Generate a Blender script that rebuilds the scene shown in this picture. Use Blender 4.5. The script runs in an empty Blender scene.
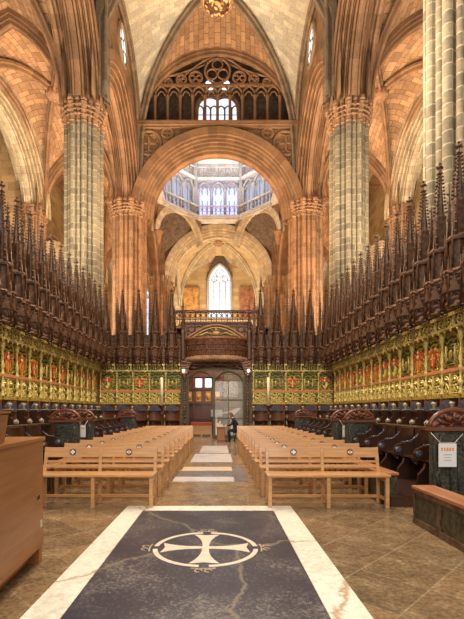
import bpy, math, random
from mathutils import Vector, Matrix
random.seed(11)
C = bpy.context.scene.collection
PI = math.pi
CX = -0.2                                   # centre line of the church
ORD = ['first','second','third','fourth','fifth','sixth','seventh','eighth','ninth','tenth','eleventh',
       'twelfth','thirteenth','fourteenth','fifteenth','sixteenth','seventeenth','eighteenth']

# ------------------------------------------------------------------ materials
def newmat(name):
    m = bpy.data.materials.new(name); m.use_nodes = True
    nt = m.node_tree; b = nt.nodes['Principled BSDF']
    return m, nt, b
def L(nt, a, b): nt.links.new(a, b)
def ramp(nt, fac, stops):
    r = nt.nodes.new('ShaderNodeValToRGB')
    e = r.color_ramp.elements
    while len(e) < len(stops): e.new(0.5)
    for i, (p, c) in enumerate(stops):
        e[i].position = p; e[i].color = (c[0], c[1], c[2], 1)
    L(nt, fac, r.inputs['Fac']); return r.outputs['Color']
def noise(nt, vec, scale, detail=4, rough=0.6, dist=0.0):
    n = nt.nodes.new('ShaderNodeTexNoise'); n.inputs['Scale'].default_value = scale
    n.inputs['Detail'].default_value = detail; n.inputs['Roughness'].default_value = rough
    n.inputs['Distortion'].default_value = dist
    if vec is not None: L(nt, vec, n.inputs['Vector'])
    return n
def mix(nt, fac, a, b, mode='MIX'):
    m = nt.nodes.new('ShaderNodeMix'); m.data_type = 'RGBA'; m.blend_type = mode
    if isinstance(fac, (int, float)): m.inputs[0].default_value = fac
    else: L(nt, fac, m.inputs[0])
    for s, k in ((a, 6), (b, 7)):
        if isinstance(s, (tuple, list)): m.inputs[k].default_value = (s[0], s[1], s[2], 1)
        else: L(nt, s, m.inputs[k])
    return m.outputs[2]
def bump(nt, b, h, strength=0.4, dist=0.03):
    n = nt.nodes.new('ShaderNodeBump'); n.inputs['Strength'].default_value = strength
    n.inputs['Distance'].default_value = dist
    L(nt, h, n.inputs['Height']); L(nt, n.outputs[0], b.inputs['Normal'])
def coords(nt, kind='UV', scale=(1,1,1), rot=(0,0,0), loc=(0,0,0)):
    t = nt.nodes.new('ShaderNodeTexCoord'); mp = nt.nodes.new('ShaderNodeMapping')
    L(nt, t.outputs[kind], mp.inputs[0])
    mp.inputs['Scale'].default_value = scale; mp.inputs['Rotation'].default_value = rot
    mp.inputs['Location'].default_value = loc
    return mp.outputs[0]
def stone(name, c1, c2, mortar, bw=0.7, rh=0.33, ms=0.018, rough=0.85, stain=0.35, dark=(0.16,0.10,0.06), kind='UV'):
    def deep(c, k=STONE.get(name, 0.66), g=1.18): return tuple(max(0.0, (x**g))*k*1.12 for x in c)
    c1, c2, mortar, dark = deep(c1), deep(c2, STONE.get(name, 0.66)*0.82), deep(mortar), deep(dark)
    m, nt, b = newmat(name)
    v = coords(nt, kind)
    br = nt.nodes.new('ShaderNodeTexBrick'); L(nt, v, br.inputs['Vector'])
    br.inputs['Color1'].default_value = (*c1, 1); br.inputs['Color2'].default_value = (*c2, 1)
    br.inputs['Mortar'].default_value = (*mortar, 1); br.inputs['Scale'].default_value = 1
    br.inputs['Mortar Size'].default_value = ms; br.inputs['Brick Width'].default_value = bw
    br.inputs['Row Height'].default_value = rh; br.inputs['Bias'].default_value = -0.1
    br.inputs['Mortar Smooth'].default_value = 0.3
    o = coords(nt, 'Object')
    n = noise(nt, o, 0.9, 5, 0.65); f = ramp(nt, n.outputs['Fac'], [(0.42, (1,1,1)), (0.72, (0,0,0))])
    n2 = noise(nt, o, 9, 4, 0.7); f2 = ramp(nt, n2.outputs['Fac'], [(0.35, (0.72,0.72,0.72)), (0.65, (1.12,1.12,1.12))])
    col = mix(nt, stain, br.outputs['Color'], mix(nt, f, dark, br.outputs['Color']))
    col = mix(nt, 0.8, col, f2, 'MULTIPLY')
    L(nt, col, b.inputs['Base Color']); b.inputs['Roughness'].default_value = rough
    bump(nt, b, mix(nt, 0.5, br.outputs['Fac'], n2.outputs['Fac']), 0.35, 0.03)
    return m
def wood(name, c1, c2, rough=0.4, sc=(3, 3, 3), axis=0, grain=12, coat=0.0):
    m, nt, b = newmat(name)
    s = [grain]*3; s[axis] = grain*0.08
    v = coords(nt, 'Object', tuple(s))
    n = noise(nt, v, 1.6, 6, 0.6, 0.8)
    n2 = noise(nt, coords(nt, 'Object'), 1.4, 3)
    col = ramp(nt, n.outputs['Fac'], [(0.3, c1), (0.7, c2)])
    col = mix(nt, 0.35, col, ramp(nt, n2.outputs['Fac'], [(0.35, (0.7,0.7,0.7)), (0.7, (1.15,1.15,1.15))]), 'MULTIPLY')
    L(nt, col, b.inputs['Base Color']); b.inputs['Roughness'].default_value = rough
    b.inputs['Coat Weight'].default_value = coat; b.inputs['Coat Roughness'].default_value = 0.2
    bump(nt, b, n.outputs['Fac'], 0.12, 0.004)
    return m
def plain(name, c, rough=0.5, metal=0.0, var=0.25, sc=8, bmp=0.0, emit=None, es=0):
    m, nt, b = newmat(name)
    n = noise(nt, coords(nt, 'Object'), sc, 4)
    col = ramp(nt, n.outputs['Fac'], [(0.3, tuple(x*(1-var) for x in c)), (0.7, tuple(min(1, x*(1+var)) for x in c))])
    L(nt, col, b.inputs['Base Color'])
    b.inputs['Roughness'].default_value = rough; b.inputs['Metallic'].default_value = metal
    if bmp: bump(nt, b, n.outputs['Fac'], bmp, 0.02)
    if emit: b.inputs['Emission Color'].default_value = (*emit, 1); b.inputs['Emission Strength'].default_value = es
    return m
def carved(name, c1, c2, c3, sc=14, rough=0.5, metal=0.0, b_=0.9):
    """painted / carved ornament: three tones broken up by a small scroll-like relief"""
    m, nt, b = newmat(name)
    o = coords(nt, 'Object')
    w = nt.nodes.new('ShaderNodeTexWave'); w.wave_type = 'RINGS'; w.inputs['Scale'].default_value = sc*0.22
    w.inputs['Distortion'].default_value = 9; w.inputs['Detail'].default_value = 3; w.inputs['Detail Scale'].default_value = 1.6
    L(nt, o, w.inputs['Vector'])
    vo = nt.nodes.new('ShaderNodeTexVoronoi'); vo.inputs['Scale'].default_value = sc; L(nt, o, vo.inputs['Vector'])
    n = noise(nt, o, sc*0.8, 4)
    a = mix(nt, 0.5, w.outputs['Fac'], n.outputs['Fac'])
    col = ramp(nt, a, [(0.36, c1), (0.5, c2), (0.64, c3)])
    L(nt, col, b.inputs['Base Color']); b.inputs['Roughness'].default_value = rough
    b.inputs['Metallic'].default_value = metal
    bump(nt, b, mix(nt, 0.4, a, vo.outputs['Distance']), b_, 0.03)
    return m

STONE = {'pier_stone': 0.62, 'vault_web_pale_light': 0.85, 'lantern_stone': 0.95, 'west_wall_stone': 0.85, 'cream_stone': 0.85}
M = {}
M['pier']   = stone('pier_stone', (0.46,0.39,0.27), (0.33,0.28,0.20), (0.66,0.58,0.42), 0.9, 0.37, 0.022, dark=(0.12,0.10,0.07))
M['pier_o'] = stone('pier_stone_warm', (0.50,0.30,0.17), (0.36,0.21,0.12), (0.56,0.38,0.23), 0.9, 0.42, 0.016)
M['rib']    = stone('rib_stone', (0.50,0.31,0.18), (0.38,0.23,0.13), (0.44,0.28,0.16), 3.0, 0.6, 0.012)
M['rib_g']  = stone('rib_stone_grey', (0.42,0.33,0.23), (0.30,0.23,0.16), (0.46,0.37,0.26), 3.0, 0.5, 0.012)
M['web']    = stone('vault_web', (0.70,0.45,0.26), (0.46,0.28,0.15), (0.20,0.11,0.06), 0.75, 0.42, 0.02, stain=0.45)
M['web_p']  = stone('vault_web_pale_light', (0.66,0.62,0.50), (0.50,0.48,0.41), (0.40,0.34,0.24), 0.75, 0.42, 0.012, stain=0.5, dark=(0.42,0.40,0.34))  # paler tone puts the cooler light of the side cells into the stone
M['wall']   = stone('wall_stone', (0.52,0.34,0.19), (0.36,0.23,0.13), (0.20,0.13,0.07), 0.9, 0.42, 0.018)
M['wall_y'] = stone('west_wall_stone', (0.66,0.50,0.28), (0.54,0.39,0.22), (0.36,0.26,0.15), 1.1, 0.6, 0.014, stain=0.2)
M['cream']  = stone('cream_stone', (0.72,0.62,0.44), (0.60,0.50,0.36), (0.42,0.33,0.22), 0.9, 0.5, 0.015)
M['lantern']= stone('lantern_stone', (0.62,0.60,0.58), (0.50,0.48,0.47), (0.36,0.34,0.33), 0.9, 0.5, 0.012, stain=0.3, dark=(0.3,0.3,0.33))
M['white']  = plain('lantern_plaster', (0.86,0.85,0.80), 0.8, var=0.06)
M['carvst'] = plain('carved_stone', (0.27,0.15,0.08), 0.85, var=0.4, sc=5, bmp=0.8)
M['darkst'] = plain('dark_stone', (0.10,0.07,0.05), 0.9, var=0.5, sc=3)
M['bossm']  = carved('boss_gilding', (0.10,0.04,0.02), (0.40,0.22,0.08), (0.75,0.55,0.25), 5, 0.5)
M['pine']   = wood('bench_wood', (0.50,0.25,0.095), (0.70,0.40,0.17), 0.3, axis=0, coat=0.35)
M['podium'] = wood('podium_wood', (0.27,0.105,0.028), (0.40,0.170,0.050), 0.4, axis=1, grain=9, coat=0.15)
M['dwood']  = wood('dark_walnut', (0.030,0.014,0.010), (0.075,0.032,0.020), 0.28, axis=2, coat=0.4)
M['rwood']  = wood('red_walnut', (0.11,0.034,0.016), (0.22,0.070,0.030), 0.35, axis=0, coat=0.3)
M['cwood']  = carved('carved_oak', (0.014,0.006,0.004), (0.085,0.029,0.013), (0.26,0.11,0.05), 11, 0.5)
M['rcarve'] = carved('carved_cresting', (0.03,0.010,0.008), (0.13,0.035,0.02), (0.28,0.11,0.06), 12, 0.35)
M['spire']  = plain('spire_oak', (0.080,0.034,0.014), 0.5, var=0.85, sc=9, bmp=0.5)
M['bwood']  = plain('balcony_oak', (0.17,0.070,0.035), 0.45, var=0.6, sc=7, bmp=0.3)
M['gold_d'] = plain('dull_gilding', (0.36,0.25,0.09), 0.5, 0.2, var=0.4)
M['gold']   = plain('gilding', (0.56,0.40,0.08), 0.36, 0.35, var=0.55, sc=14, bmp=0.4)
M['gold_l'] = plain('pale_gilding', (0.72,0.60,0.22), 0.38, 0.2, var=0.4, sc=14, bmp=0.4)
M['panel']  = carved('green_gold_panel', (0.018,0.045,0.012), (0.09,0.13,0.025), (0.52,0.40,0.07), 9, 0.45)
M['panel_g']= carved('green_panel', (0.015,0.055,0.018), (0.04,0.10,0.025), (0.32,0.27,0.06), 9, 0.45)
M['panel_d']= carved('gold_carved_panel', (0.045,0.035,0.012), (0.30,0.21,0.04), (0.72,0.56,0.14), 11, 0.45)
M['pink']   = plain('red_painted_ledge', (0.60,0.23,0.11), 0.5, var=0.3)
M['red']    = plain('shield_red', (0.62,0.10,0.035), 0.45, var=0.3)
M['orange'] = plain('shield_orange', (0.80,0.34,0.06), 0.45, var=0.25)
M['yellow'] = plain('shield_yellow', (0.85,0.62,0.10), 0.45, var=0.2)
M['blue']   = plain('shield_blue', (0.05,0.09,0.25), 0.45, var=0.3)
M['knob']   = plain('worn_knob_highlight', (0.45,0.40,0.30), 0.3, 0.1, var=0.4, sc=20)  # pale tone puts the wax highlights of the worn knobs into the colour
M['slate']  = plain('polished_back_blue_sheen', (0.075,0.075,0.11), 0.22, var=0.3)  # blue tint is reflected light put into the dark wood's colour
M['oldwood']= plain('worn_painted_wood', (0.050,0.045,0.026), 0.4, var=0.9, sc=13, bmp=0.3)
M['weath']  = plain('weathered_carving', (0.060,0.060,0.046), 0.4, var=0.9, sc=22, bmp=0.6)
M['black']  = plain('black_paint', (0.015,0.015,0.015), 0.4)
M['wht']    = plain('white_paint', (0.85,0.83,0.78), 0.5, var=0.05)
M['paper']  = plain('white_paper', (0.86,0.86,0.88), 0.6, var=0.03)
M['ink']    = plain('grey_print', (0.45,0.45,0.50), 0.6)
M['brass']  = plain('brass', (0.60,0.45,0.18), 0.3, 0.9)
M['candle'] = plain('candle_wax', (0.90,0.84,0.62), 0.5, var=0.05)
M['cloth']  = plain('dark_cloth', (0.012,0.014,0.022), 0.8)
M['skin']   = plain('skin', (0.55,0.33,0.22), 0.6, var=0.1)
M['hair']   = plain('brown_hair', (0.20,0.10,0.05), 0.7)
M['mask']   = plain('blue_face_mask', (0.55,0.70,0.85), 0.7, var=0.05)
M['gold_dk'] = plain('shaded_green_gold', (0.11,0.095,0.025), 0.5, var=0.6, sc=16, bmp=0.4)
M['rail_w'] = plain('worn_red_rail', (0.10,0.055,0.03), 0.4, var=0.8, sc=11, bmp=0.3)
M['gframe'] = plain('bronze_green_frame', (0.10,0.085,0.035), 0.4, 0.4)
M['tap1']   = plain('tapestry_gold', (0.45,0.24,0.07), 0.8, var=0.7, sc=1.6)
M['tap2']   = plain('tapestry_brown', (0.28,0.12,0.06), 0.8, var=0.7, sc=1.6)
M['redcloth']=plain('red_cloth', (0.50,0.09,0.05), 0.8)
M['lead']   = plain('window_tracery', (0.40,0.36,0.32), 0.8)

def glow(name, c, s, patt=None):
    m, nt, b = newmat(name)
    b.inputs['Base Color'].default_value = (0.1,0.1,0.1,1)
    if patt:
        vo = nt.nodes.new('ShaderNodeTexVoronoi'); vo.inputs['Scale'].default_value = patt
        L(nt, coords(nt, 'Object'), vo.inputs['Vector'])
        h = nt.nodes.new('ShaderNodeHueSaturation'); h.inputs['Saturation'].default_value = 0.7
        L(nt, vo.outputs['Color'], h.inputs['Color'])
        col = mix(nt, 0.55, h.outputs['Color'], c)
        L(nt, col, b.inputs['Emission Color'])
    else: b.inputs['Emission Color'].default_value = (*c, 1)
    b.inputs['Emission Strength'].default_value = s
    return m
M['day']    = glow('daylit_glass', (0.86,0.90,1.0), 1.3)
M['day_t']  = glow('tribune_glass', (0.80,0.84,1.0), 0.8)
M['day_l']  = glow('lantern_glass', (0.50,0.58,0.85), 0.45)
M['dayblue']= glow('blue_daylit_glass', (0.30,0.34,1.0), 1.5)
M['stain']  = glow('stained_glass', (0.55,0.65,1.0), 0.9, 2.5)
M['westwin']= glow('west_stained_glass', (0.85,0.90,1.0), 1.3, 3.0)
M['lamp']   = glow('lamp_glass', (1.0,0.95,0.8), 6)
def glassmat():
    m, nt, b = newmat('door_glass')
    b.inputs['Base Color'].default_value = (0.90,0.94,0.92,1); b.inputs['Roughness'].default_value = 0.03
    b.inputs['Alpha'].default_value = 0.14; b.inputs['Metallic'].default_value = 0.0
    b.inputs['Specular IOR Level'].default_value = 1.0
    return m
M['glass'] = glassmat()

def floormat():
    m, nt, b = newmat('floor_stone')
    v = coords(nt, 'Object', rot=(0, 0, PI/4))
    br = nt.nodes.new('ShaderNodeTexBrick'); L(nt, v, br.inputs['Vector'])
    br.offset = 0.0
    br.inputs['Color1'].default_value = (0.34,0.215,0.11,1); br.inputs['Color2'].default_value = (0.14,0.10,0.062,1)
    br.inputs['Mortar'].default_value = (0.36,0.29,0.19,1); br.inputs['Scale'].default_value = 1
    br.inputs['Mortar Size'].default_value = 0.010; br.inputs['Brick Width'].default_value = 0.62; br.inputs['Row Height'].default_value = 0.62
    br.inputs['Mortar Smooth'].default_value = 0.6
    o = coords(nt, 'Object')
    n = noise(nt, o, 3.0, 8, 0.72, 0.5); n2 = noise(nt, o, 24, 5, 0.7)
    col = mix(nt, 0.42, br.outputs['Color'], ramp(nt, n.outputs['Fac'], [(0.38, (0.12,0.09,0.06)), (0.5, (0.27,0.185,0.105)), (0.62, (0.42,0.32,0.19))]))
    col = mix(nt, 0.7, col, ramp(nt, n2.outputs['Fac'], [(0.36, (0.42,0.42,0.42)), (0.64, (1.4,1.4,1.4))]), 'MULTIPLY')
    L(nt, col, b.inputs['Base Color'])
    L(nt, ramp(nt, n.outputs['Fac'], [(0.3, (0.12,)*3), (0.7, (0.30,)*3)]), b.inputs['Roughness'])
    bump(nt, b, mix(nt, 0.4, n.outputs['Fac'], n2.outputs['Fac']), 0.25, 0.01)
    return m
M['floor'] = floormat()
def slab(name, c1, c2, crackc, rough=0.25, speck=0.62, crack=True, ns=14):
    m, nt, b = newmat(name)
    o = coords(nt, 'Object')
    n = noise(nt, o, ns, 8, 0.8); n2 = noise(nt, o, 1.3, 5, 0.6)
    f = mix(nt, 0.35, n.outputs['Fac'], n2.outputs['Fac'])
    col = ramp(nt, f, [(0.40, c1), (speck-0.07, tuple(x*1.6 for x in c1)), (speck, c2)])
    if crack:
        wn = noise(nt, o, 1.1, 5, 0.65)
        w = nt.nodes.new('ShaderNodeTexVoronoi'); w.feature = 'DISTANCE_TO_EDGE'; w.inputs['Scale'].default_value = 0.62
        L(nt, mix(nt, 0.35, o, wn.outputs['Color']), w.inputs['Vector'])
        cf = ramp(nt, w.outputs['Distance'], [(0.0, (0.9,)*3), (0.005, (0.5,)*3), (0.010, (0,0,0))])
        col = mix(nt, cf, col, crackc)
    L(nt, col, b.inputs['Base Color']); b.inputs['Roughness'].default_value = rough
    bump(nt, b, n.outputs['Fac'], 0.15, 0.006)
    return m
M['tomb']   = slab('dark_ledger_stone', (0.020,0.023,0.038), (0.20,0.19,0.175), (0.22,0.19,0.14), 0.32, 0.585, ns=42)
M['marble'] = slab('white_marble', (0.60,0.57,0.50), (0.70,0.67,0.60), (0.42,0.27,0.14), 0.3, 0.62)
M['inlay']  = plain('cream_inlay', (0.74,0.66,0.55), 0.35, var=0.12)
M['ledge_w']= slab('pale_ledger_sheen', (0.46,0.45,0.47), (0.60,0.58,0.58), (0.4,0.35,0.3), 0.2, 0.6, False)  # pale tone carries the aisle floor's white reflections in the slab colour
M['ledge_b']= slab('beige_ledger_stone', (0.46,0.37,0.26), (0.6,0.5,0.38), (0.4,0.35,0.3), 0.3, 0.6, False)
M['ledge_d']= slab('grey_ledger_stone', (0.10,0.10,0.115), (0.22,0.21,0.20), (0.4,0.35,0.3), 0.25, 0.6, False)

# ------------------------------------------------------------------ mesh helper
class MB:
    def __init__(s): s.v = []; s.f = []; s.uv = []; s.sm = []
    def add(s, verts, faces, uvs=None, smooth=False):
        b = len(s.v); s.v += [tuple(x) for x in verts]
        for i, f in enumerate(faces):
            s.f.append([b+k for k in f]); s.sm.append(smooth)
            s.uv.append(uvs[i] if uvs else None)
        return s
    def box(s, x0, x1, y0, y1, z0, z1, T=None):
        vs = [Vector((x, y, z)) for x in (x0, x1) for y in (y0, y1) for z in (z0, z1)]
        if T: vs = [T @ p for p in vs]
        F = [(0,1,3,2), (4,6,7,5), (0,4,5,1), (2,3,7,6), (0,2,6,4), (1,5,7,3)]
        U = []
        for k, f in enumerate(F):
            a = [(y, z) if False else None for _ in ()]
            q = []
            for i in f:
                ix, iy, iz = (x0, x1)[i//4], (y0, y1)[(i//2) % 2], (z0, z1)[i % 2]
                q.append((iy, iz) if k < 2 else ((ix, iz) if k < 4 else (ix, iy)))
            U.append(q)
        return s.add(vs, F, U)
    def prism(s, poly, h0, h1, axis='y', T=None, smooth=False):
        """poly 2D list; axis y: poly=(x,z) extruded along y; axis z: (x,y) along z; axis x: (y,z) along x"""
        def P(a, b, h): return Vector((a, h, b)) if axis == 'y' else (Vector((a, b, h)) if axis == 'z' else Vector((h, a, b)))
        n = len(poly)
        vs = [P(a, b, h0) for a, b in poly] + [P(a, b, h1) for a, b in poly]
        if T: vs = [T @ p for p in vs]
        F = [tuple(range(n)), tuple(range(2*n-1, n-1, -1))] + [(i, i+n, (i+1) % n+n, (i+1) % n) for i in range(n)]
        return s.add(vs, F, None, smooth)
    def tube(s, pts, r, n=8, closed=False, T=None):
        pts = [Vector(p) for p in pts]; m = len(pts)
        rs = r if isinstance(r, (list, tuple)) else [r]*m
        vs = []; up = None
        for i, p in enumerate(pts):
            a = pts[(i-1) % m] if (closed or i > 0) else p
            b = pts[(i+1) % m] if (closed or i < m-1) else p
            t = (b-a).normalized()
            if up is None:
                up = Vector((0,0,1)) if abs(t.z) < 0.9 else Vector((1,0,0))
            u = (up - t*up.dot(t))
            if u.length < 1e-5: u = t.orthogonal()
            u.normalize(); w = t.cross(u); up = u
            for k in range(n):
                a_ = 2*PI*k/n
                vs.append(p + (u*math.cos(a_) + w*math.sin(a_))*rs[i])
        if T: vs = [T @ p for p in vs]
        F = []; mm = m if closed else m-1
        for i in range(mm):
            j = (i+1) % m
            for k in range(n):
                F.append((i*n+k, i*n+(k+1) % n, j*n+(k+1) % n, j*n+k))
        if not closed:
            F.append(tuple(range(n-1, -1, -1))); F.append(tuple((m-1)*n+k for k in range(n)))
        return s.add(vs, F, None, True)
    def lathe(s, prof, n=12, T=None, a0=0, a1=2*PI, sx=1, sy=1, smooth=True, capz=True):
        full = abs(a1-a0-2*PI) < 1e-6; k = n if full else n+1
        vs = []; uv = []
        for r, z in prof:
            for i in range(k):
                a = a0+(a1-a0)*i/n
                vs.append(Vector((r*math.cos(a)*sx, r*math.sin(a)*sy, z)))
        if T: vs = [T @ p for p in vs]
        F = []
        for j in range(len(prof)-1):
            for i in range(n if full else n):
                i2 = (i+1) % k
                F.append((j*k+i, j*k+i2, (j+1)*k+i2, (j+1)*k+i))
        if full and capz:
            if prof[0][0] > 1e-4: F.append(tuple(range(k-1, -1, -1)))
            if prof[-1][0] > 1e-4: F.append(tuple((len(prof)-1)*k+i for i in range(k)))
        return s.add(vs, F, None, smooth)
    def ball(s, c, r, n=8, sc=(1,1,1)):
        m = max(4, n//2+1)
        prof = [(max(1e-5, math.sin(PI*j/m))*r, -math.cos(PI*j/m)*r) for j in range(m+1)]
        return s.lathe(prof, n, Matrix.Translation(c) @ Matrix.Diagonal((*sc, 1)))
    def octa(s, c, r, sc=(1,1,1)):
        c = Vector(c); d = [Vector((r*sc[0],0,0)), Vector((0,r*sc[1],0)), Vector((0,0,r*sc[2]))]
        vs = [c+d[0], c+d[1], c-d[0], c-d[1], c+d[2], c-d[2]]
        return s.add(vs, [(0,1,4), (1,2,4), (2,3,4), (3,0,4), (1,0,5), (2,1,5), (3,2,5), (0,3,5)])
    def sweep(s, path, prof, smooth=False, W=None):
        """path: list of (P, N); W: cross vector; prof: (d, w)"""
        n = len(prof); vs = []; ln = [0]
        for i in range(1, len(path)): ln.append(ln[-1] + (path[i][0]-path[i-1][0]).length)
        pl = [0]
        for i in range(1, n): pl.append(pl[-1] + math.hypot(prof[i][0]-prof[i-1][0], prof[i][1]-prof[i-1][1]))
        for P, N in path:
            for d, w in prof: vs.append(P + N*d + W*w)
        F = []; U = []
        for i in range(len(path)-1):
            for k in range(n-1):
                F.append((i*n+k, i*n+k+1, (i+1)*n+k+1, (i+1)*n+k))
                U.append([(pl[k], ln[i]), (pl[k+1], ln[i]), (pl[k+1], ln[i+1]), (pl[k], ln[i+1])])
        return s.add(vs, F, U, smooth)
    def grid(s, rows, smooth=False, u0=0):
        """rows: list of list of points; uv in metres"""
        n = len(rows[0]); vs = [p for r in rows for p in r]; F = []; U = []
        v = [0]
        for i in range(1, len(rows)):
            v.append(v[-1] + (rows[i][n//2]-rows[i-1][n//2]).length)
        us = []
        for r in rows:
            u = [u0]
            for k in range(1, n): u.append(u[-1]+(r[k]-r[k-1]).length)
            us.append(u)
        for i in range(len(rows)-1):
            for k in range(n-1):
                F.append((i*n+k, i*n+k+1, (i+1)*n+k+1, (i+1)*n+k))
                U.append([(us[i][k], v[i]), (us[i][k+1], v[i]), (us[i+1][k+1], v[i+1]), (us[i+1][k], v[i+1])])
        return s.add(vs, F, U, smooth)
    def build(s, name, mat, parent=None, T=None, bevel=0):
        me = bpy.data.meshes.new(name)
        vs = s.v if T is None else [tuple(T @ Vector(p)) for p in s.v]
        me.from_pydata(vs, [], s.f)
        me.polygons.foreach_set('use_smooth', s.sm)
        if any(u is not None for u in s.uv):
            ul = me.uv_layers.new(name='UVMap').data
            for p, u in zip(me.polygons, s.uv):
                if u is None: continue
                for li, q in zip(p.loop_indices, u): ul[li].uv = q
        me.materials.append(M[mat] if isinstance(mat, str) else mat)
        me.update()
        o = bpy.data.objects.new(name, me); C.objects.link(o)
        if parent: o.parent = parent
        if bevel:
            md = o.modifiers.new('bevel', 'BEVEL'); md.width = bevel; md.segments = 2; md.limit_method = 'ANGLE'
        return o

def tag(o, label=None, cat=None, group=None, kind=None):
    if label: o['label'] = label
    if cat: o['category'] = cat
    if group: o['group'] = group
    if kind: o['kind'] = kind
    return o
def empty(name, loc=(0,0,0), rz=0, label=None, cat=None, group=None, kind=None):
    o = bpy.data.objects.new(name, None); C.objects.link(o); o.empty_display_size = 0.2
    o.location = loc; o.rotation_euler = (0, 0, rz)
    return tag(o, label, cat, group, kind)
def copy_tree(o, parent=None):
    c = o.copy(); C.objects.link(c); c.parent = parent
    for ch in list(o.children): copy_tree(ch, c)
    return c
def struct(o): o['kind'] = 'structure'; return o
def Tr(x, y, z): return Matrix.Translation((x, y, z))
def Rz(a): return Matrix.Rotation(a, 4, 'Z')
def Rx(a): return Matrix.Rotation(a, 4, 'X')
def Ry(a): return Matrix.Rotation(a, 4, 'Y')

# ------------------------------------------------------------------ arches
def arch2d(a, rise, stilt=0, n=10):
    """(u, v, nu, nv) from the left springer over the apex to the right springer; v measured from the capital"""
    R = (a*a+rise*rise)/(2*a); cx = -a+R
    th0, th1 = PI, math.atan2(rise, -cx)
    left = []
    if stilt > 1e-3:
        left.append((-a, 0, -1, 0))
        if stilt > 1.5: left.append((-a, stilt*0.5, -1, 0))
    for i in range(n+1):
        t = th0+(th1-th0)*i/n
        left.append((cx+R*math.cos(t), stilt+R*math.sin(t), math.cos(t), math.sin(t)))
    u, v, nu, nv = left[-1]
    left[-1] = (0, v, 0, 1/max(0.35, nv))
    right = [(-u, v, -nu, nv) for u, v, nu, nv in left[:-1]][::-1]
    return left+right
def arch_path(A, B, z, rise, stilt=0, n=10):
    """3D path between springer points A and B (x,y) at height z"""
    A = Vector((A[0], A[1], 0)); B = Vector((B[0], B[1], 0))
    mid = (A+B)/2; d = (B-A); a = d.length/2; d.normalize()
    W = Vector((0,0,1)).cross(d)
    P = [(mid+d*u+Vector((0,0,z+v)), d*nu+Vector((0,0,nv))) for u, v, nu, nv in arch2d(a, rise, stilt, n)]
    return P, W
def mould(width, depth, rolls, amp=0.09, back=0.0, flat=0.2):
    """recessed orders: each step is a roll followed by a deep hollow, lowest in the middle"""
    n = max(2, int(rolls*0.85+0.5)); w0 = width/2*flat; sw = (width/2-w0)/n; sd = depth/n
    hp = [(-0.04, 0.0), (0.0, w0*0.8), (0.16, w0*0.9)]
    for k in range(n):
        d, w = sd*k, w0+sw*k; q = min(sw, 0.34)*0.30
        hp += [(d+0.02, w+0.0), (d-q*0.4, w+0.12*sw), (d-q, w+0.28*sw), (d-q*0.7, w+0.46*sw), (d+q*0.3, w+0.56*sw), (d+sd+0.16, w+0.60*sw), (d+sd+0.16, w+0.78*sw), (d+sd*0.55, w+0.84*sw), (d+sd*0.5, w+0.96*sw)]
    hp.append((depth+0.02, width/2)); hp.append((depth+0.35, width/2))
    return [(d, -w) for d, w in hp[::-1]][:-1]+hp

def rib_prof(w, d):
    return [(0.0, -w/2), (-d*0.35, -w/2), (-d*0.5, -w*0.36), (-d*0.42, -w*0.24), (-d*0.9, -w*0.17), (-d, 0), (-d*0.9, w*0.17), (-d*0.42, w*0.24), (-d*0.5, w*0.36), (-d*0.35, w/2), (0.0, w/2)]

def half(path, first=True):
    n = len(path)//2
    return [p for p, _ in (path[:n+1] if first else path[n:][::-1])]
def resample(pts, n):
    ln = [0]
    for i in range(1, len(pts)): ln.append(ln[-1]+(pts[i]-pts[i-1]).length)
    out = []; j = 0
    for k in range(n+1):
        t = ln[-1]*k/n
        while j < len(ln)-2 and ln[j+1] < t: j += 1
        f = (t-ln[j])/max(1e-9, ln[j+1]-ln[j]); out.append(pts[j].lerp(pts[j+1], min(1, f)))
    return out

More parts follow.
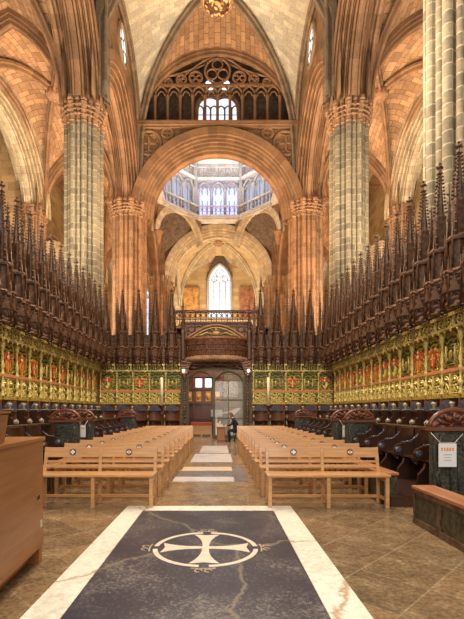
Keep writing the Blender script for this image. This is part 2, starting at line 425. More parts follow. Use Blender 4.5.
def vault(x0, x1, y0, y1, z, tr, st, wr, sw, kr, sk, end_mat, side_mat, rib_mat, ribw=0.5, name='ceiling', boss=None, trans=(True, True), walls=(True, True), tw=0.9):
    """quadripartite bay: tr/st transverse rise+stilt, wr/sw wall-arch rise+stilt, kr/sk diagonal rise+stilt"""
    corner = {(0,0): (x0,y0), (1,0): (x1,y0), (0,1): (x0,y1), (1,1): (x1,y1)}
    root = tag(empty(name, (0,0,0)), kind='structure')
    dg1, W1 = arch_path(corner[0,0], corner[1,1], z, kr, sk, 14)
    dg2, W2 = arch_path(corner[1,0], corner[0,1], z, kr, sk, 14)
    diag = {(0,0): half(dg1), (1,1): half(dg1, False), (1,0): half(dg2), (0,1): half(dg2, False)}
    if not isinstance(tr, tuple): tr = (tr, tr)
    if not isinstance(st, tuple): st = (st, st)
    tA = [arch_path(corner[0,j], corner[1,j], z, tr[j], st[j], 12) for j in (0, 1)]
    wA = [arch_path(corner[i,0], corner[i,1], z, wr, sw, 12) for i in (0, 1)]
    N = 14
    def cell(bcurve, dcurve, mb):
        B = resample(bcurve, N); D = resample(dcurve, N)
        rows = []
        for k in range(N+1):
            r = []
            for q in range(7):
                t = q/6; p = B[k].lerp(D[k], t); p = p+Vector((0,0,0.35*math.sin(PI*t)*(k/N)))
                r.append(p)
            rows.append(r)
        mb.grid(rows, True)
    me, ms = MB(), MB()
    for j in (0, 1):
        cell(half(tA[j][0]), diag[0,j], me); cell(half(tA[j][0], False), diag[1,j], me)
    for i in (0, 1):
        cell(half(wA[i][0]), diag[i,0], ms); cell(half(wA[i][0], False), diag[i,1], ms)
    up = 0.12
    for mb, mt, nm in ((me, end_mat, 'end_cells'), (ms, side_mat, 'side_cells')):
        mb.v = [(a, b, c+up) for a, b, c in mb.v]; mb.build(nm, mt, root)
    for P, W in ((dg1, W1), (dg2, W2)):
        m = MB(); m.sweep(P, rib_prof(ribw, ribw*1.0), False, W); m.build('rib', rib_mat, root)
    for j in (0, 1):
        if trans[j]:
            m = MB(); m.sweep(tA[j][0], mould(tw, 0.5, 3, 0.09), False, tA[j][1]); m.build('transverse_arch', rib_mat, root, Tr(0,0,-0.35))
    for i in (0, 1):
        if walls[i]:
            m = MB(); m.sweep(wA[i][0], rib_prof(0.5, 0.4), False, wA[i][1]); m.build('wall_rib', rib_mat, root)
    K = dg1[len(dg1)//2][0]
    return root, K

def wall_over(A, B, z, rise, stilt, top, thick, off=0.0, side=0, zlo=None, n=12):
    """solid wall above an arch opening between A and B; side fill beyond the springers"""
    P, W = arch_path(A, B, z, rise, stilt, n)
    m = MB()
    for sgn in (-1, 1):
        lo = [p+N*off+W*sgn*thick/2 for p, N in P]
        hi = [Vector((p.x, p.y, top)) for p in lo]
        # uv world-ish
        d = (Vector((B[0], B[1], 0))-Vector((A[0], A[1], 0))).normalized()
        F, U = [], []; k = len(lo)
        for i in range(k-1):
            F.append((i, i+1, k+i+1, k+i))
            U.append([(lo[i].dot(d), lo[i].z), (lo[i+1].dot(d), lo[i+1].z), (hi[i+1].dot(d), top), (hi[i].dot(d), top)])
        m.add(lo+hi, F, U)
        if side:
            for e, s2 in ((lo[0], -1), (lo[-1], 1)):
                zl = zlo if zlo is not None else z
                a = Vector((e.x, e.y, zl)); b = a+d*s2*side
                q = [a, b, Vector((b.x, b.y, top)), Vector((a.x, a.y, top))]
                m.add(q, [(0,1,2,3)], [[(p.dot(d), p.z) for p in q]])
    return m

# ------------------------------------------------------------------ piers
def outline(R, shafts, N=96, core=0.80):
    """polar outline of a clustered pier"""
    cs = []
    for i in range(shafts):
        a = 2*PI*i/shafts
        rs = R*(0.145 if i % 2 == 0 else 0.10); rc = R-rs if i % 2 == 0 else R*0.92-rs
        cs.append((rc*math.cos(a), rc*math.sin(a), rs))
    out = []
    for k in range(N):
        t = 2*PI*k/N; dx, dy = math.cos(t), math.sin(t); best = R*core
        for cx, cy, r in cs:
            b = cx*dx+cy*dy; disc = b*b-(cx*cx+cy*cy-r*r)
            if disc > 0: best = max(best, b+math.sqrt(disc))
        out.append((best*dx, best*dy))
    return out
def pier(x, y, R, zcap, ztop, mat, label, shafts=20, core=0.79, flare=0):
    root = empty('stone_pier', (x, y, 0), 0, label, 'pier', 'clustered stone piers')
    N = 180; o = outline(R, shafts, N, core)
    per = [0]
    for i in range(N): per.append(per[-1]+math.hypot(o[(i+1) % N][0]-o[i][0], o[(i+1) % N][1]-o[i][1]))
    def column(z0, z1, sc, mb):
        vs = [Vector((a*sc, b*sc, z0)) for a, b in o]+[Vector((a*sc, b*sc, z1)) for a, b in o]
        F = [(i, (i+1) % N, N+(i+1) % N, N+i) for i in range(N)]
        U = [[(per[i], z0), (per[i+1], z0), (per[i+1], z1), (per[i], z1)] for i in range(N)]
        mb.add(vs, F, U)
    m = MB(); column(0.9, zcap, 1, m); m.build('shaft', mat, root)
    m = MB(); column(zcap+0.7, ztop, 0.9, m); m.build('upper_shaft', mat, root)
    m = MB(); m.lathe([(R*1.08, 0), (R*1.08, 0.5), (R*1.04, 0.65), (R*1.06, 0.8), (R*1.0, 0.95)], 16, smooth=False); m.build('base', mat, root)
    # capital: moulded ring following the outline with leaf clumps
    m = MB(); prof = [(1.0, -0.55), (1.05, -0.5), (1.0, -0.42), (1.05, -0.1), (1.16, 0.28), (1.2, 0.38), (1.15, 0.46), (1.22, 0.54), (1.2, 0.72), (0.9, 0.74)]
    K = len(prof); vs = []
    for sc, dz in prof:
        for a, b in o: vs.append(Vector((a*sc, b*sc, zcap+dz)))
    F = []; U = []
    for j in range(K-1):
        for i in range(N):
            F.append((j*N+i, j*N+(i+1) % N, (j+1)*N+(i+1) % N, (j+1)*N+i))
    m.add(vs, F); cap = m.build('capital', 'cream' if y > 50 else 'carvst', root)
    m = MB(); rr = random.Random(int(x*7+y*13))
    for i in range(34):
        a = 2*PI*i/34; 
        for dz in (-0.2, 0.02, 0.24):
            r = R*(1.02+0.18*(dz+0.22)); m.ball((math.cos(a+dz)*r, math.sin(a+dz)*r, zcap+dz), R*rr.uniform(0.045, 0.07), 6, (1, 1, 1.3))
    for dz in (-0.2, 0.02, 0.24):
        r = R*(1.02+0.18*(dz+0.22)); m.tube([(r*math.cos(2*PI*i/32), r*math.sin(2*PI*i/32), zcap+dz) for i in range(32)], R*0.035, 5, True)
    m.build('leaf_carving', 'carvst', cap)
    return root

ZC = 17.4                                     # capital height
Y = [12.0, 22.9, 34.3, 52.0, 63.0]            # pier rows
names = {0: 'nearest, grey and cut by the frame', 1: 'tall pale grey pier rising right behind the stalls', 2: 'crossing pier in front', 3: 'far crossing pier'}
for sx, sn in ((-1, 'left'), (1, 'right')):
    X = CX+sx*7.2
    X0 = CX+sx*7.35
    pier(X0, 12.3 if sx > 0 else 11.9, 1.1, ZC, 27, 'pier', f'massive grey clustered stone pier closest to the viewer on the {sn} side')
    pier(X0, 23.3, 1.08, ZC, 27, 'pier', f'tall pale clustered stone pier with leafy capital rising behind the {sn} stalls')
    pier(X, Y[2], 1.42, ZC, 24, 'pier_o', f'orange clustered pier carrying the {sn} side of the large round arch')
    pier(X, Y[3], 1.42, ZC-0.4, 24, 'pier_o', f'far brown clustered pier on the {sn} side, beyond the lantern')
for sx, sn in ((-1, 'left'), (1, 'right')):
    X = CX+sx*15.0
    for j, w in ((1, 'nearer'), (2, 'middle'), (3, 'farther')):
        pier(X, Y[j], 0.95, ZC-0.2, 24, 'pier_o', f'{w} outer aisle pier with rounded shafts against the {sn} outer wall')

# ------------------------------------------------------------------ vaults
EX = CX
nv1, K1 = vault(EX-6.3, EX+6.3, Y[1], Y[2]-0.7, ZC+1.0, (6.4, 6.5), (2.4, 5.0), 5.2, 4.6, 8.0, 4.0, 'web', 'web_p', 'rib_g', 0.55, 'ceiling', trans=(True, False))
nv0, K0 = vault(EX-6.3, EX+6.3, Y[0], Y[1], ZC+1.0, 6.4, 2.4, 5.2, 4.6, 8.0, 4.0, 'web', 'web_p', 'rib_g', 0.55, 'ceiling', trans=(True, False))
wv, KW = vault(EX-5.9, EX+5.9, Y[3]+0.5, Y[4], ZC-0.4, 6.2, 1.0, 5.6, 0, 7.8, 0, 'wall_y', 'wall_y', 'cream', 0.5, 'ceiling', trans=(False, True))
for sx, sn_ in ((-1, 'left'), (1, 'right')):
    xs = sorted((CX+sx*8.2, CX+sx*14.1))
    for j in range(0, 4):
        r, K = vault(xs[0], xs[1], Y[j]+0.0, Y[j+1], ZC+0.4, 5.0, 0, 5.2 if j != 2 else 5.4, 0, 5.5, 0.0 if j != 2 else 0, 'web', 'web', 'rib', 0.42, 'ceiling', trans=(j == 0, True))
        b = MB(); b.lathe([(0.05, -0.62), (0.38, -0.58), (0.5, -0.4), (0.55, -0.2), (0.45, 0.0), (0.3, 0.1)], 14)
        for i in range(10):
            a = 2*PI*i/10; b.ball((0.42*math.cos(a), 0.42*math.sin(a), -0.42), 0.13, 6)
        o = b.build('ceiling_boss', 'carvst'); o.location = K
        tag(o, f'carved stone boss of the {sn_} aisle vault, {ORD[j]} bay from the viewer', 'boss', 'aisle vault bosses')
# big nave boss
b = empty('ceiling_boss', (K1.x, K1.y, K1.z), 0, 'large round gilded figure-carved boss hanging at the crown of the nave vault', 'boss')
m = MB(); m.lathe([(0.2, -1.75), (0.7, -1.7), (1.02, -1.45), (1.1, -1.15), (1.02, -0.7), (0.75, -0.3), (0.6, 0.05)], 24); m.build('disc', 'bossm', b)
m = MB(); m.tube([(1.02*math.cos(2*PI*i/28), 1.02*math.sin(2*PI*i/28), -1.42) for i in range(28)], 0.12, 6, True); m.build('rim', 'carvst', b)
m = MB(); m.ball((0, -0.2, -1.75), 0.28, 8, (1, 1, 1.4)); m.ball((0, -0.75, -1.45), 0.2, 8)
for i in range(12):
    a = 2*PI*i/12; m.ball((0.72*math.cos(a), 0.72*math.sin(a), -1.62), 0.17, 6, (0.8, 0.8, 1.5))
m.build('figures', 'bossm', b)
b2 = MB(); b2.lathe([(0.1, -0.7), (0.6, -0.62), (0.8, -0.35), (0.6, 0)], 16); o = b2.build('ceiling_boss', 'carvst'); o.location = KW
tag(o, 'small round boss at the crown of the vault before the west window', 'boss')

# nave arcades + clerestory
for sx, sn in ((-1, 'left'), (1, 'right')):
    X = CX+sx*7.2
    w = tag(empty('wall_'+sn, (0,0,0)), kind='structure')
    for j in range(0, 2):
        A, B = (X, Y[j]+1.0), (X, Y[j+1]-(1.0 if j == 0 else 1.3))
        P, W = arch_path(A, B, ZC+0.5, 5.2, 0, 14)
        m = MB(); m.sweep(P, mould(1.9, 1.0, 5, 0.11, 0.0), False, W); m.build('arcade_arch', 'rib', w)
        wall_over(A, B, ZC+0.5, 5.2, 0, 28.6, 1.5, 0.95, side=1.2).build('clerestory', 'wall', w)
        # oculus
        yc = (A[1]+B[1])/2
        oc = tag(empty('window_%d' % (1+j+(0 if sx < 0 else 2)), (X-sx*0.78, yc, 26.2)), kind='structure')
        m = MB(); m.tube([(0, 1.15*math.cos(2*PI*i/24), 1.15*math.sin(2*PI*i/24)) for i in range(24)], 0.16, 6, True)
        for k in range(6):
            a = 2*PI*k/6; m.tube([(0, 0.35*math.cos(a), 0.35*math.sin(a)), (0, 1.1*math.cos(a), 1.1*math.sin(a))], 0.06, 5)
        m.tube([(0, 0.38*math.cos(2*PI*i/12), 0.38*math.sin(2*PI*i/12)) for i in range(12)], 0.06, 5, True)
        m.build('tracery', 'rib_g', oc)
        m = MB(); m.lathe([(0, 0), (1.1, 0)], 24, Ry(PI/2)); m.build('pane', 'day', oc)
    # crossing side arch
    A, B = (CX+sx*7.2, Y[2]+1.7), (CX+sx*7.2, Y[3]-1.7)
    P, W = arch_path(A, B, ZC-2.0, 7.2, 0, 14)
    m = MB(); m.sweep(P, mould(1.5, 0.8, 5, 0.11), False, W); m.build('arcade_arch', 'rib', w)
    wall_over(A, B, ZC-2.0, 7.2, 0, 24.1, 1.4, 0.95, side=1.5).build('clerestory', 'wall', w)
    A, B = (CX+sx*6.9, Y[3]+1.3), (CX+sx*6.9, Y[4])
    P, W = arch_path(A, B, ZC-0.6, 5.0, 0, 12)
    m = MB(); m.sweep(P, mould(1.6, 0.8, 4, 0.1), False, W); m.build('arcade_arch', 'rib', w)
    wall_over(A, B, ZC-0.6, 5.0, 0, 27, 1.2, 0.75, side=1.0).build('clerestory', 'wall_y', w)

# outer aisle walls with recessed window bays
for sx, sn in ((-1, 'left'), (1, 'right')):
    X = CX+sx*15.0
    w = tag(empty('wall_outer_'+sn, (0,0,0)), kind='structure')
    for j in range(0, 4):
        A, B = (X, Y[j]+0.9), (X, Y[j+1]-0.9)
        rz = 5.0
        P, W = arch_path(A, B, ZC-0.2, rz if j != 2 else 8.0, 0, 14)
        m = MB(); m.sweep(P, mould(2.4, 1.1, 6, 0.11, 0), False, W); m.build('wall_arch', 'cream', w)
        wall_over(A, B, ZC-0.2, rz if j != 2 else 8.0, 0, 27, 1.4, 1.0, side=1.0).build('upper_wall', 'wall', w)
        # back of the recess
        xb = X+sx*3.2
        m = MB(); q = [Vector((xb, Y[j]-0.5, 0)), Vector((xb, Y[j+1]+0.5, 0)), Vector((xb, Y[j+1]+0.5, 27)), Vector((xb, Y[j]-0.5, 27))]
        m.add(q, [(0,1,2,3)], [[(p.y, p.z) for p in q]]); m.build('recess_back', 'wall_y', w)
        # chapel arch lower
        A2, B2 = (X+sx*1.6, A[1]+0.2), (X+sx*1.6, B[1]-0.2)
        zz = 9.2
        P, W = arch_path(A2, B2, zz, (B2[1]-A2[1])/2*1.05, 0, 10)
        m = MB(); m.sweep(P, mould(1.6, 0.7, 4, 0.1, 0), False, W); m.build('chapel_arch', 'cream', w)
        wall_over(A2, B2, zz, (B2[1]-A2[1])/2*1.05, 0, zz+(B2[1]-A2[1])/2*1.05+1.2, 1.0, 0.65).build('gallery_wall', 'wall', w)
        # window
        yc = (A[1]+B[1])/2
        wn = tag(empty('window_%d' % (5+j+(0 if sx < 0 else 4)), (xb-sx*0.1, yc, 16.2)), kind='structure')
        hw = 1.0; R2 = arch2d(hw, 1.9, 0, 8)
        pts = [(u, 2.6+v) for u, v, _, _ in R2]; poly = [(-hw, 0)]+pts+[(hw, 0)]
        m = MB(); m.prism(poly, -0.03, 0.03, 'x'); m.build('pane', 'stain' if j != 1 else 'day', wn)
        m = MB(); m.tube([(-sx*0.05, a, b_) for a, b_ in poly], 0.16, 6, True)
        for u in (-0.33, 0.33): m.tube([(-sx*0.06, u, 0), (-sx*0.06, u, 3.4)], 0.06, 5)
        for rr in (0,):
            m.tube([(-sx*0.06, 0.42*math.cos(2*PI*i/14), 3.5+0.42*math.sin(2*PI*i/14)) for i in range(14)], 0.06, 5, True)
        m.build('tracery', 'cream', wn)
    m = MB(); m.box(*sorted((X+sx*0.3, X+sx*3.4)), Y[0]-1, Y[4], 26.8, 27.0); m.build('recess_roof', 'wall', w)
    # side walls of the recesses (buttress walls)
    for j in range(0, 5):
        m = MB(); m.box(min(X+sx*0.6, X+sx*3.2), max(X+sx*0.6, X+sx*3.2), Y[j]-0.5, Y[j]+0.5, 0, 27); m.build('buttress', 'wall_y', w)
# west wall of aisles + nave
m = MB()
for x0, x1 in ((CX-18.5, CX-5.6), (CX-5.6, CX+5.6), (CX+5.6, CX+18.5)):
    q = [Vector((x0, Y[4], 0)), Vector((x1, Y[4], 0)), Vector((x1, Y[4], 28)), Vector((x0, Y[4], 28))]
    m.add(q, [(0,1,2,3)], [[(p.x, p.z) for p in q]])
struct(m.build('wall_west', 'wall_y'))

def gothic_window(name, x, y, z0, hw, hs, rise, glass, frame, mull=3, T=None, depth=0.12, roses=True):
    wn = tag(empty(name, (x, y, z0)), kind='structure')
    pts = [(u, hs+v) for u, v, _, _ in arch2d(hw, rise, 0, 10)]; poly = [(-hw, 0)]+pts+[(hw, 0)]
    m = MB(); m.prism(poly, -0.03, 0.03, 'y'); m.build('pane', glass, wn)
    m = MB(); m.tube([(a, -0.1, b_) for a, b_ in poly], 0.2, 6, True)
    for k in range(1, mull+1):
        u = -hw+2*hw*k/(mull+1); m.tube([(u, -0.1, 0), (u, -0.1, hs+0.15)], 0.075, 5)
    for k in range(mull+1):
        u = -hw+2*hw*(k+0.5)/(mull+1); w_ = hw/(mull+1)
        m.tube([(u+a, -0.1, hs-0.1+v) for a, v, _, _ in arch2d(w_, w_*1.3, 0, 4)], 0.06, 5)
    for k in range(1, 5): m.tube([(-hw, -0.08, hs*k/5), (hw, -0.08, hs*k/5)], 0.035, 4)
    if roses:
        for cx_, cz_, r_ in ((0, hs+rise*0.52, hw*0.36), (-hw*0.45, hs+rise*0.22, hw*0.25), (hw*0.45, hs+rise*0.22, hw*0.25)):
            m.tube([(cx_+r_*math.cos(2*PI*i/14), -0.1, cz_+r_*math.sin(2*PI*i/14)) for i in range(14)], 0.06, 5, True)
            for q in range(4):
                a = PI/4+q*PI/2
                m.tube([(cx_+r_*0.5*math.cos(a)+r_*0.4*math.cos(2*PI*i/8), -0.1, cz_+r_*0.5*math.sin(a)+r_*0.4*math.sin(2*PI*i/8)) for i in range(8)], 0.035, 4, True)
    m.build('tracery', frame, wn)
    return wn
gothic_window('window_13', CX+0.15, Y[4]-0.2, 15.2, 1.75, 5.2, 2.9, 'westwin', 'lead', 3)
# steep gable over west window
m = MB(); zb = 21.9
m.prism([(-1.9, 0.2), (-1.9, -0.2), (-1.2, 0.9), (-0.6, 1.6), (0, 2.1), (0.6, 1.6), (1.2, 0.9), (1.9, -0.2), (1.9, 0.2), (0.9, 2.4), (0, 4.3), (-0.9, 2.4)], -0.35, 0.0, 'y')
o = m.build('trim_1', 'darkst'); o.location = (CX+0.15, Y[4]-0.15, zb-0.4); struct(o)
for x, mt, lb in ((CX-4.15, 'tap1', 'golden figured hanging to the left of the west window'), (CX+4.4, 'tap2', 'dark reddish brown hanging to the right of the west window')):
    r = empty('wall_hanging', (x, Y[4]-0.2, 15.4), 0, lb, 'wall hanging')
    m = MB(); m.box(-1.15, 1.15, -0.04, 0.04, 0, 4.3); m.build('panel', mt, r)
    m = MB(); m.box(-1.3, -1.15, -0.09, 0.05, -0.15, 4.45); m.box(1.15, 1.3, -0.09, 0.05, -0.15, 4.45); m.box(-1.15, 1.15, -0.09, 0.05, 4.3, 4.45); m.box(-1.15, 1.15, -0.09, 0.05, -0.15, 0); m.build('frame', 'carvst', r)
for sx, k in ((-1, 14), (1, 15)):
    gothic_window('window_%d' % k, CX+sx*17.0+sx*0.0, Y[4]-0.2, 15.4, 0.8, 3.6, 1.4, 'stain', 'lead', 1, roses=False)
    gothic_window('window_%d' % (k+2), CX+sx*11.2, Y[4]-0.2, 12.4, 1.2, 5.6, 2.0, 'stain', 'lead', 2)

# ------------------------------------------------------------------ the round arch wall at the crossing (Y2) with its tribune
TB = 24.25
def spandrel_wall(y, a_in, ring, zs, top, outer_a, outer_rise, outer_z, mat, rmat, name, thick):
    w = tag(empty(name, (0,0,0)), kind='structure')
    A, B = (CX-a_in, y), (CX+a_in, y)
    P, W = arch_path(A, B, zs, a_in, 0, 18)
    m = MB(); m.sweep(P, mould(thick+0.9, ring, 7, 0.12, 0), False, W); m.build('round_arch', rmat, w)
    mm = wall_over(A, B, zs, a_in, 0, top, thick, ring-0.1, side=1.4); mm.build('spandrel', mat, w)
    return w
w2 = spandrel_wall(Y[2], 5.35, 1.25, ZC-0.5, 24.2, 0, 0, 0, 'wall', 'rib', 'wall_crossing', 1.6)
yf = Y[2]-0.85
# carved roundels in the spandrels
m = MB()
for sx in (-1, 1):
    for (dx, z, r) in ((5.45, 22.75, 0.95), (6.2, 20.9, 0.62), (4.0, 23.55, 0.42), (6.5, 19.4, 0.42), (6.6, 23.7, 0.3)):
        cx_ = CX+sx*dx
        m.tube([(cx_+r*math.cos(2*PI*i/20), yf, z+r*math.sin(2*PI*i/20)) for i in range(20)], 0.14, 6, True)
        for q in range(4):
            a = PI/4+q*PI/2
            m.tube([(cx_+r*0.48*math.cos(a)+r*0.4*math.cos(2*PI*i/10), yf, z+r*0.48*math.sin(a)+r*0.4*math.sin(2*PI*i/10)) for i in range(10)], 0.075, 5, True)
m.build('spandrel_tracery', 'rib', w2)
# cornice
m = MB(); m.box(CX-7.0, CX+7.0, Y[2]-1.25, Y[2]+0.9, 24.0, 24.15); m.box(CX-7.0, CX+7.0, Y[2]-1.1, Y[2]+0.9, 23.85, 24.0); m.box(CX-7.0, CX+7.0, Y[2]-1.3, Y[2]-0.9, 24.15, 24.3)
m.build('cornice', 'rib', w2)
# wall arch enclosing the tribune
P, W = arch_path((CX-6.2, Y[2]-0.75), (CX+6.2, Y[2]-0.75), 22.6, 6.4, 0.8, 14)
m = MB(); m.sweep(P, mould(1.1, 0.55, 3, 0.1, 0), False, W); m.build('enclosing_arch', 'rib', w2)
# tribune arcade
trb = tag(empty('trim_2', (CX, Y[2]-0.6, 24.2)), kind='structure')
m = MB(); n = 12; span = 12.0; h = 2.55
for k in range(n+1):
    u = -span/2+span*k/n
    if abs(u) > 5.9: continue
    m.lathe([(0.19, 0), (0.19, 0.15), (0.12, 0.22), (0.115, h-0.45), (0.14, h-0.3), (0.17, h-0.12), (0.17, h)], 8, Tr(u, 0, 0))
for k in range(n):
    u = -span/2+span*(k+0.5)/n
    hh = 0.72 if abs(u) < 5.6 else 0.4
    m.tube([(u+a, 0, h+v) for a, v, _, _ in arch2d(0.5, hh, 0, 5)], 0.09, 6)
    m.tube([(u+a, 0, h-0.05+v) for a, v, _, _ in arch2d(0.28, 0.36, 0, 4)], 0.06, 5)
m.build('colonnade', 'rib', trb)
m = MB()
m.box(-5.5, 5.5, -0.12, 0.12, h+0.68, h+0.86)
def foil(cx_, cz_, r, lobes, t=0.08, ph=PI/2):
    m.tube([(cx_+r*math.cos(2*PI*i/22), 0, cz_+r*math.sin(2*PI*i/22)) for i in range(22)], t*1.2, 6, True)
    for q in range(lobes):
        a = ph+2*PI*q/lobes
        m.tube([(cx_+r*0.52*math.cos(a)+r*0.42*math.cos(2*PI*i/10), 0, cz_+r*0.52*math.sin(a)+r*0.42*math.sin(2*PI*i/10)) for i in range(10)], t*0.8, 5, True)
foil(0, h+1.95, 1.0, 3); foil(-1.75, h+1.4, 0.5, 4); foil(1.75, h+1.4, 0.5, 4); foil(-2.9, h+1.25, 0.38, 3); foil(2.9, h+1.25, 0.38, 3); foil(-3.95, h+1.05, 0.28, 3); foil(3.95, h+1.05, 0.28, 3)
for sx in (-1, 1):
    m.tube([(sx*5.4, 0, h+0.8), (sx*4.2, 0, h+1.45), (sx*2.9, 0, h+1.75), (sx*2.0, 0, h+2.1), (sx*1.15, 0, h+2.75), (0, 0, h+3.2)], 0.09, 6)
    m.tube([(sx*3.4, 0, h+0.8), (sx*2.3, 0, h+1.9), (sx*1.0, 0, h+2.5)], 0.07, 5)
m.build('rose_tracery', 'rib', trb)
# dark passage behind with a daylit window to the lantern
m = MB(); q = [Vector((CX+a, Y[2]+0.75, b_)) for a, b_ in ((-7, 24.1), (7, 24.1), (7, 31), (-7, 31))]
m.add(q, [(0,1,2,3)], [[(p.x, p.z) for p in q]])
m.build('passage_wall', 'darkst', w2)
gothic_window('window_18', CX, Y[2]+0.6, 24.2, 1.75, 2.2, 0.9, 'day_t', 'rib', 5, roses=False)
for k, sx in ((19, -1), (20, 1)):
    wn = tag(empty('window_%d' % k, (CX+sx*0.62, Y[2]+0.6, 28.5)), kind='structure')
    m = MB(); m.lathe([(0, 0), (0.42, 0)], 14, Rx(PI/2)); m.build('pane', 'day', wn)
# gable web between arcade arch and vault
wall_over((CX-6.3, Y[2]-0.1), (CX+6.3, Y[2]-0.1), 22.6, 6.4, 0.8, 31.5, 0.8, 0.4, side=1).build('upper_gable', 'web', w2)

# far crossing arch at Y3
w3 = tag(empty('wall_far_crossing', (0,0,0)), kind='structure')
P, W = arch_path((CX-5.45, Y[3]-0.1), (CX+5.45, Y[3]-0.1), ZC-0.2, 5.5, 0, 16)
m = MB(); m.sweep(P, mould(2.2, 1.0, 5, 0.12), False, W); m.build('round_arch', 'cream', w3)
wall_over((CX-5.45, Y[3]), (CX+5.45, Y[3]), ZC-0.2, 5.5, 0, 29, 1.2, 0.9, side=1.6).build('spandrel', 'wall', w3)
# ------------------------------------------------------------------ lantern
LC = Vector((CX, 43.15, 0)); AP = 5.85; ZR = 24.2
lan = tag(empty('trim_3', (LC.x, LC.y, 0)), kind='structure')
hs = AP*math.tan(PI/8)
ring, arc, bal, dome, win, winb = MB(), MB(), MB(), MB(), MB(), MB()
sq = MB()
for k in range(8):
    T = Rz(k*PI/4)
    # local: face at y=+AP, x from -hs..hs
    e = 1.04
    ring.box(-hs*e, hs*e, AP-0.15, AP+1.3, ZR-0.3, ZR+0.05, T); ring.box(-hs, hs, AP-0.02, AP+1.2, ZR-0.45, ZR-0.3, T)
    ring.box(-hs, hs, AP-0.1, AP+0.1, ZR+1.0, ZR+1.15, T)
    n = 9
    for i in range(n+1):
        u = -hs+2*hs*i/n; arc.tube([T @ Vector((u, AP, ZR)), T @ Vector((u, AP, ZR+1.02))], 0.05, 5)
    for i in range(n):
        u = -hs+2*hs*(i+0.5)/n
        arc.tube([T @ Vector((u+0.2*math.cos(2*PI*q/8), AP, ZR+0.65+0.22*math.sin(2*PI*q/8))) for q in range(8)], 0.035, 4, True)
    # inner arcade of 3 arches
    for i in range(4):
        u = -hs+2*hs*i/3
        arc.lathe([(0.26, ZR+0.05), (0.26, ZR+0.3), (0.16, ZR+0.4), (0.15, ZR+3.0), (0.28, ZR+3.3), (0.28, ZR+3.45)], 8, T @ Tr(u*0.98, AP+0.65, 0))
    for i in range(3):
        u = -hs+2*hs*(i+0.5)/3
        arc.tube([T @ Vector((u+a, AP+0.65, ZR+3.2+v)) for a, v, _, _ in arch2d(0.72, 1.0, 0, 5)], 0.13, 6)
        arc.tube([T @ Vector((u+a, AP+0.65, ZR+3.0+v)) for a, v, _, _ in arch2d(0.4, 0.6, 0, 4)], 0.07, 5)
        (winb if k == 0 else win).box(u-0.62, u+0.62, AP+1.25, AP+1.3, ZR+0.7, ZR+3.9, T)
        for q in (-0.3, 0.3): arc.tube([T @ Vector((u+q, AP+1.2, ZR+0.7)), T @ Vector((u+q, AP+1.2, ZR+3.9))], 0.05, 4)
    ring.box(-hs*1.2, hs*1.2, AP+1.3, AP+1.5, ZR, ZR+7.5, T)
    ring.box(-hs*1.08, hs*1.08, AP+0.45, AP+1.35, ZR+4.4, ZR+4.75, T)
    ring.box(-hs*1.08, hs*1.08, AP+0.5, AP+0.65, ZR+5.85, ZR+6.0, T)
    # upper balustrade with zigzag tracery
    n = 6
    for i in range(n+1):
        u = -hs*1.06+2*hs*1.06*i/n; bal.tube([T @ Vector((u, AP+0.58, ZR+4.7)), T @ Vector((u, AP+0.58, ZR+5.9))], 0.06, 5)
    for i in range(n):
        u = -hs*1.06+2*hs*1.06*(i+0.5)/n; w_ = hs*1.06/n
        bal.tube([T @ Vector((u-w_, AP+0.58, ZR+4.75)), T @ Vector((u, AP+0.58, ZR+5.85)), T @ Vector((u+w_, AP+0.58, ZR+4.75))], 0.05, 4)
        bal.tube([T @ Vector((u+0.15*math.cos(2*PI*q/8), AP+0.58, ZR+5.05+0.15*math.sin(2*PI*q/8))) for q in range(8)], 0.03, 4, True)
    # corner piers
    c = Rz(k*PI/4+PI/8) @ Vector((0, (AP+0.62)/math.cos(PI/8), 0))
    arc.lathe([(0.42, ZR+0.05), (0.42, ZR+0.5), (0.3, ZR+0.6), (0.28, ZR+6.0), (0.3, ZR+6.4), (0.12, ZR+7.0), (0.02, ZR+7.5)], 8, Tr(c.x, c.y, 0))
    o2 = (AP+1.45)
    for (r0, z0), (r1, z1) in (((o2, ZR+6.6), (o2*0.8, ZR+8.6)), ((o2*0.8, ZR+8.6), (o2*0.45, ZR+10.0)), ((o2*0.45, ZR+10.0), (0.01, ZR+10.6))):
        t = math.tan(PI/8)
        vs = [T @ Vector((-r0*t*1.001, r0, z0)), T @ Vector((r0*t*1.001, r0, z0)), T @ Vector((r1*t*1.001, r1, z1)), T @ Vector((-r1*t*1.001, r1, z1))]
        dome.add(vs, [(0,1,2,3)])
for mb, nm, mt in ((ring, 'gallery', 'lantern'), (arc, 'arcade', 'lantern'), (bal, 'balustrade', 'lantern'), (dome, 'dome', 'white'), (win, 'pane', 'day_l'), (winb, 'pane', 'dayblue')):
    mb.build(nm, mt, lan)
# three bright lamps in the far face
for i in range(3):
    u = -hs+2*hs*(i+0.5)/3
    wn = tag(empty('window_%d' % (21+i), (CX+u, LC.y+AP+1.15, ZR+2.6)), kind='structure')
    m = MB(); m.lathe([(0, 0), (0.36, 0)], 12, Rx(PI/2)); m.build('pane', glow('bright_roundel_%d' % i, (0.9,0.94,1.0), 4), wn)
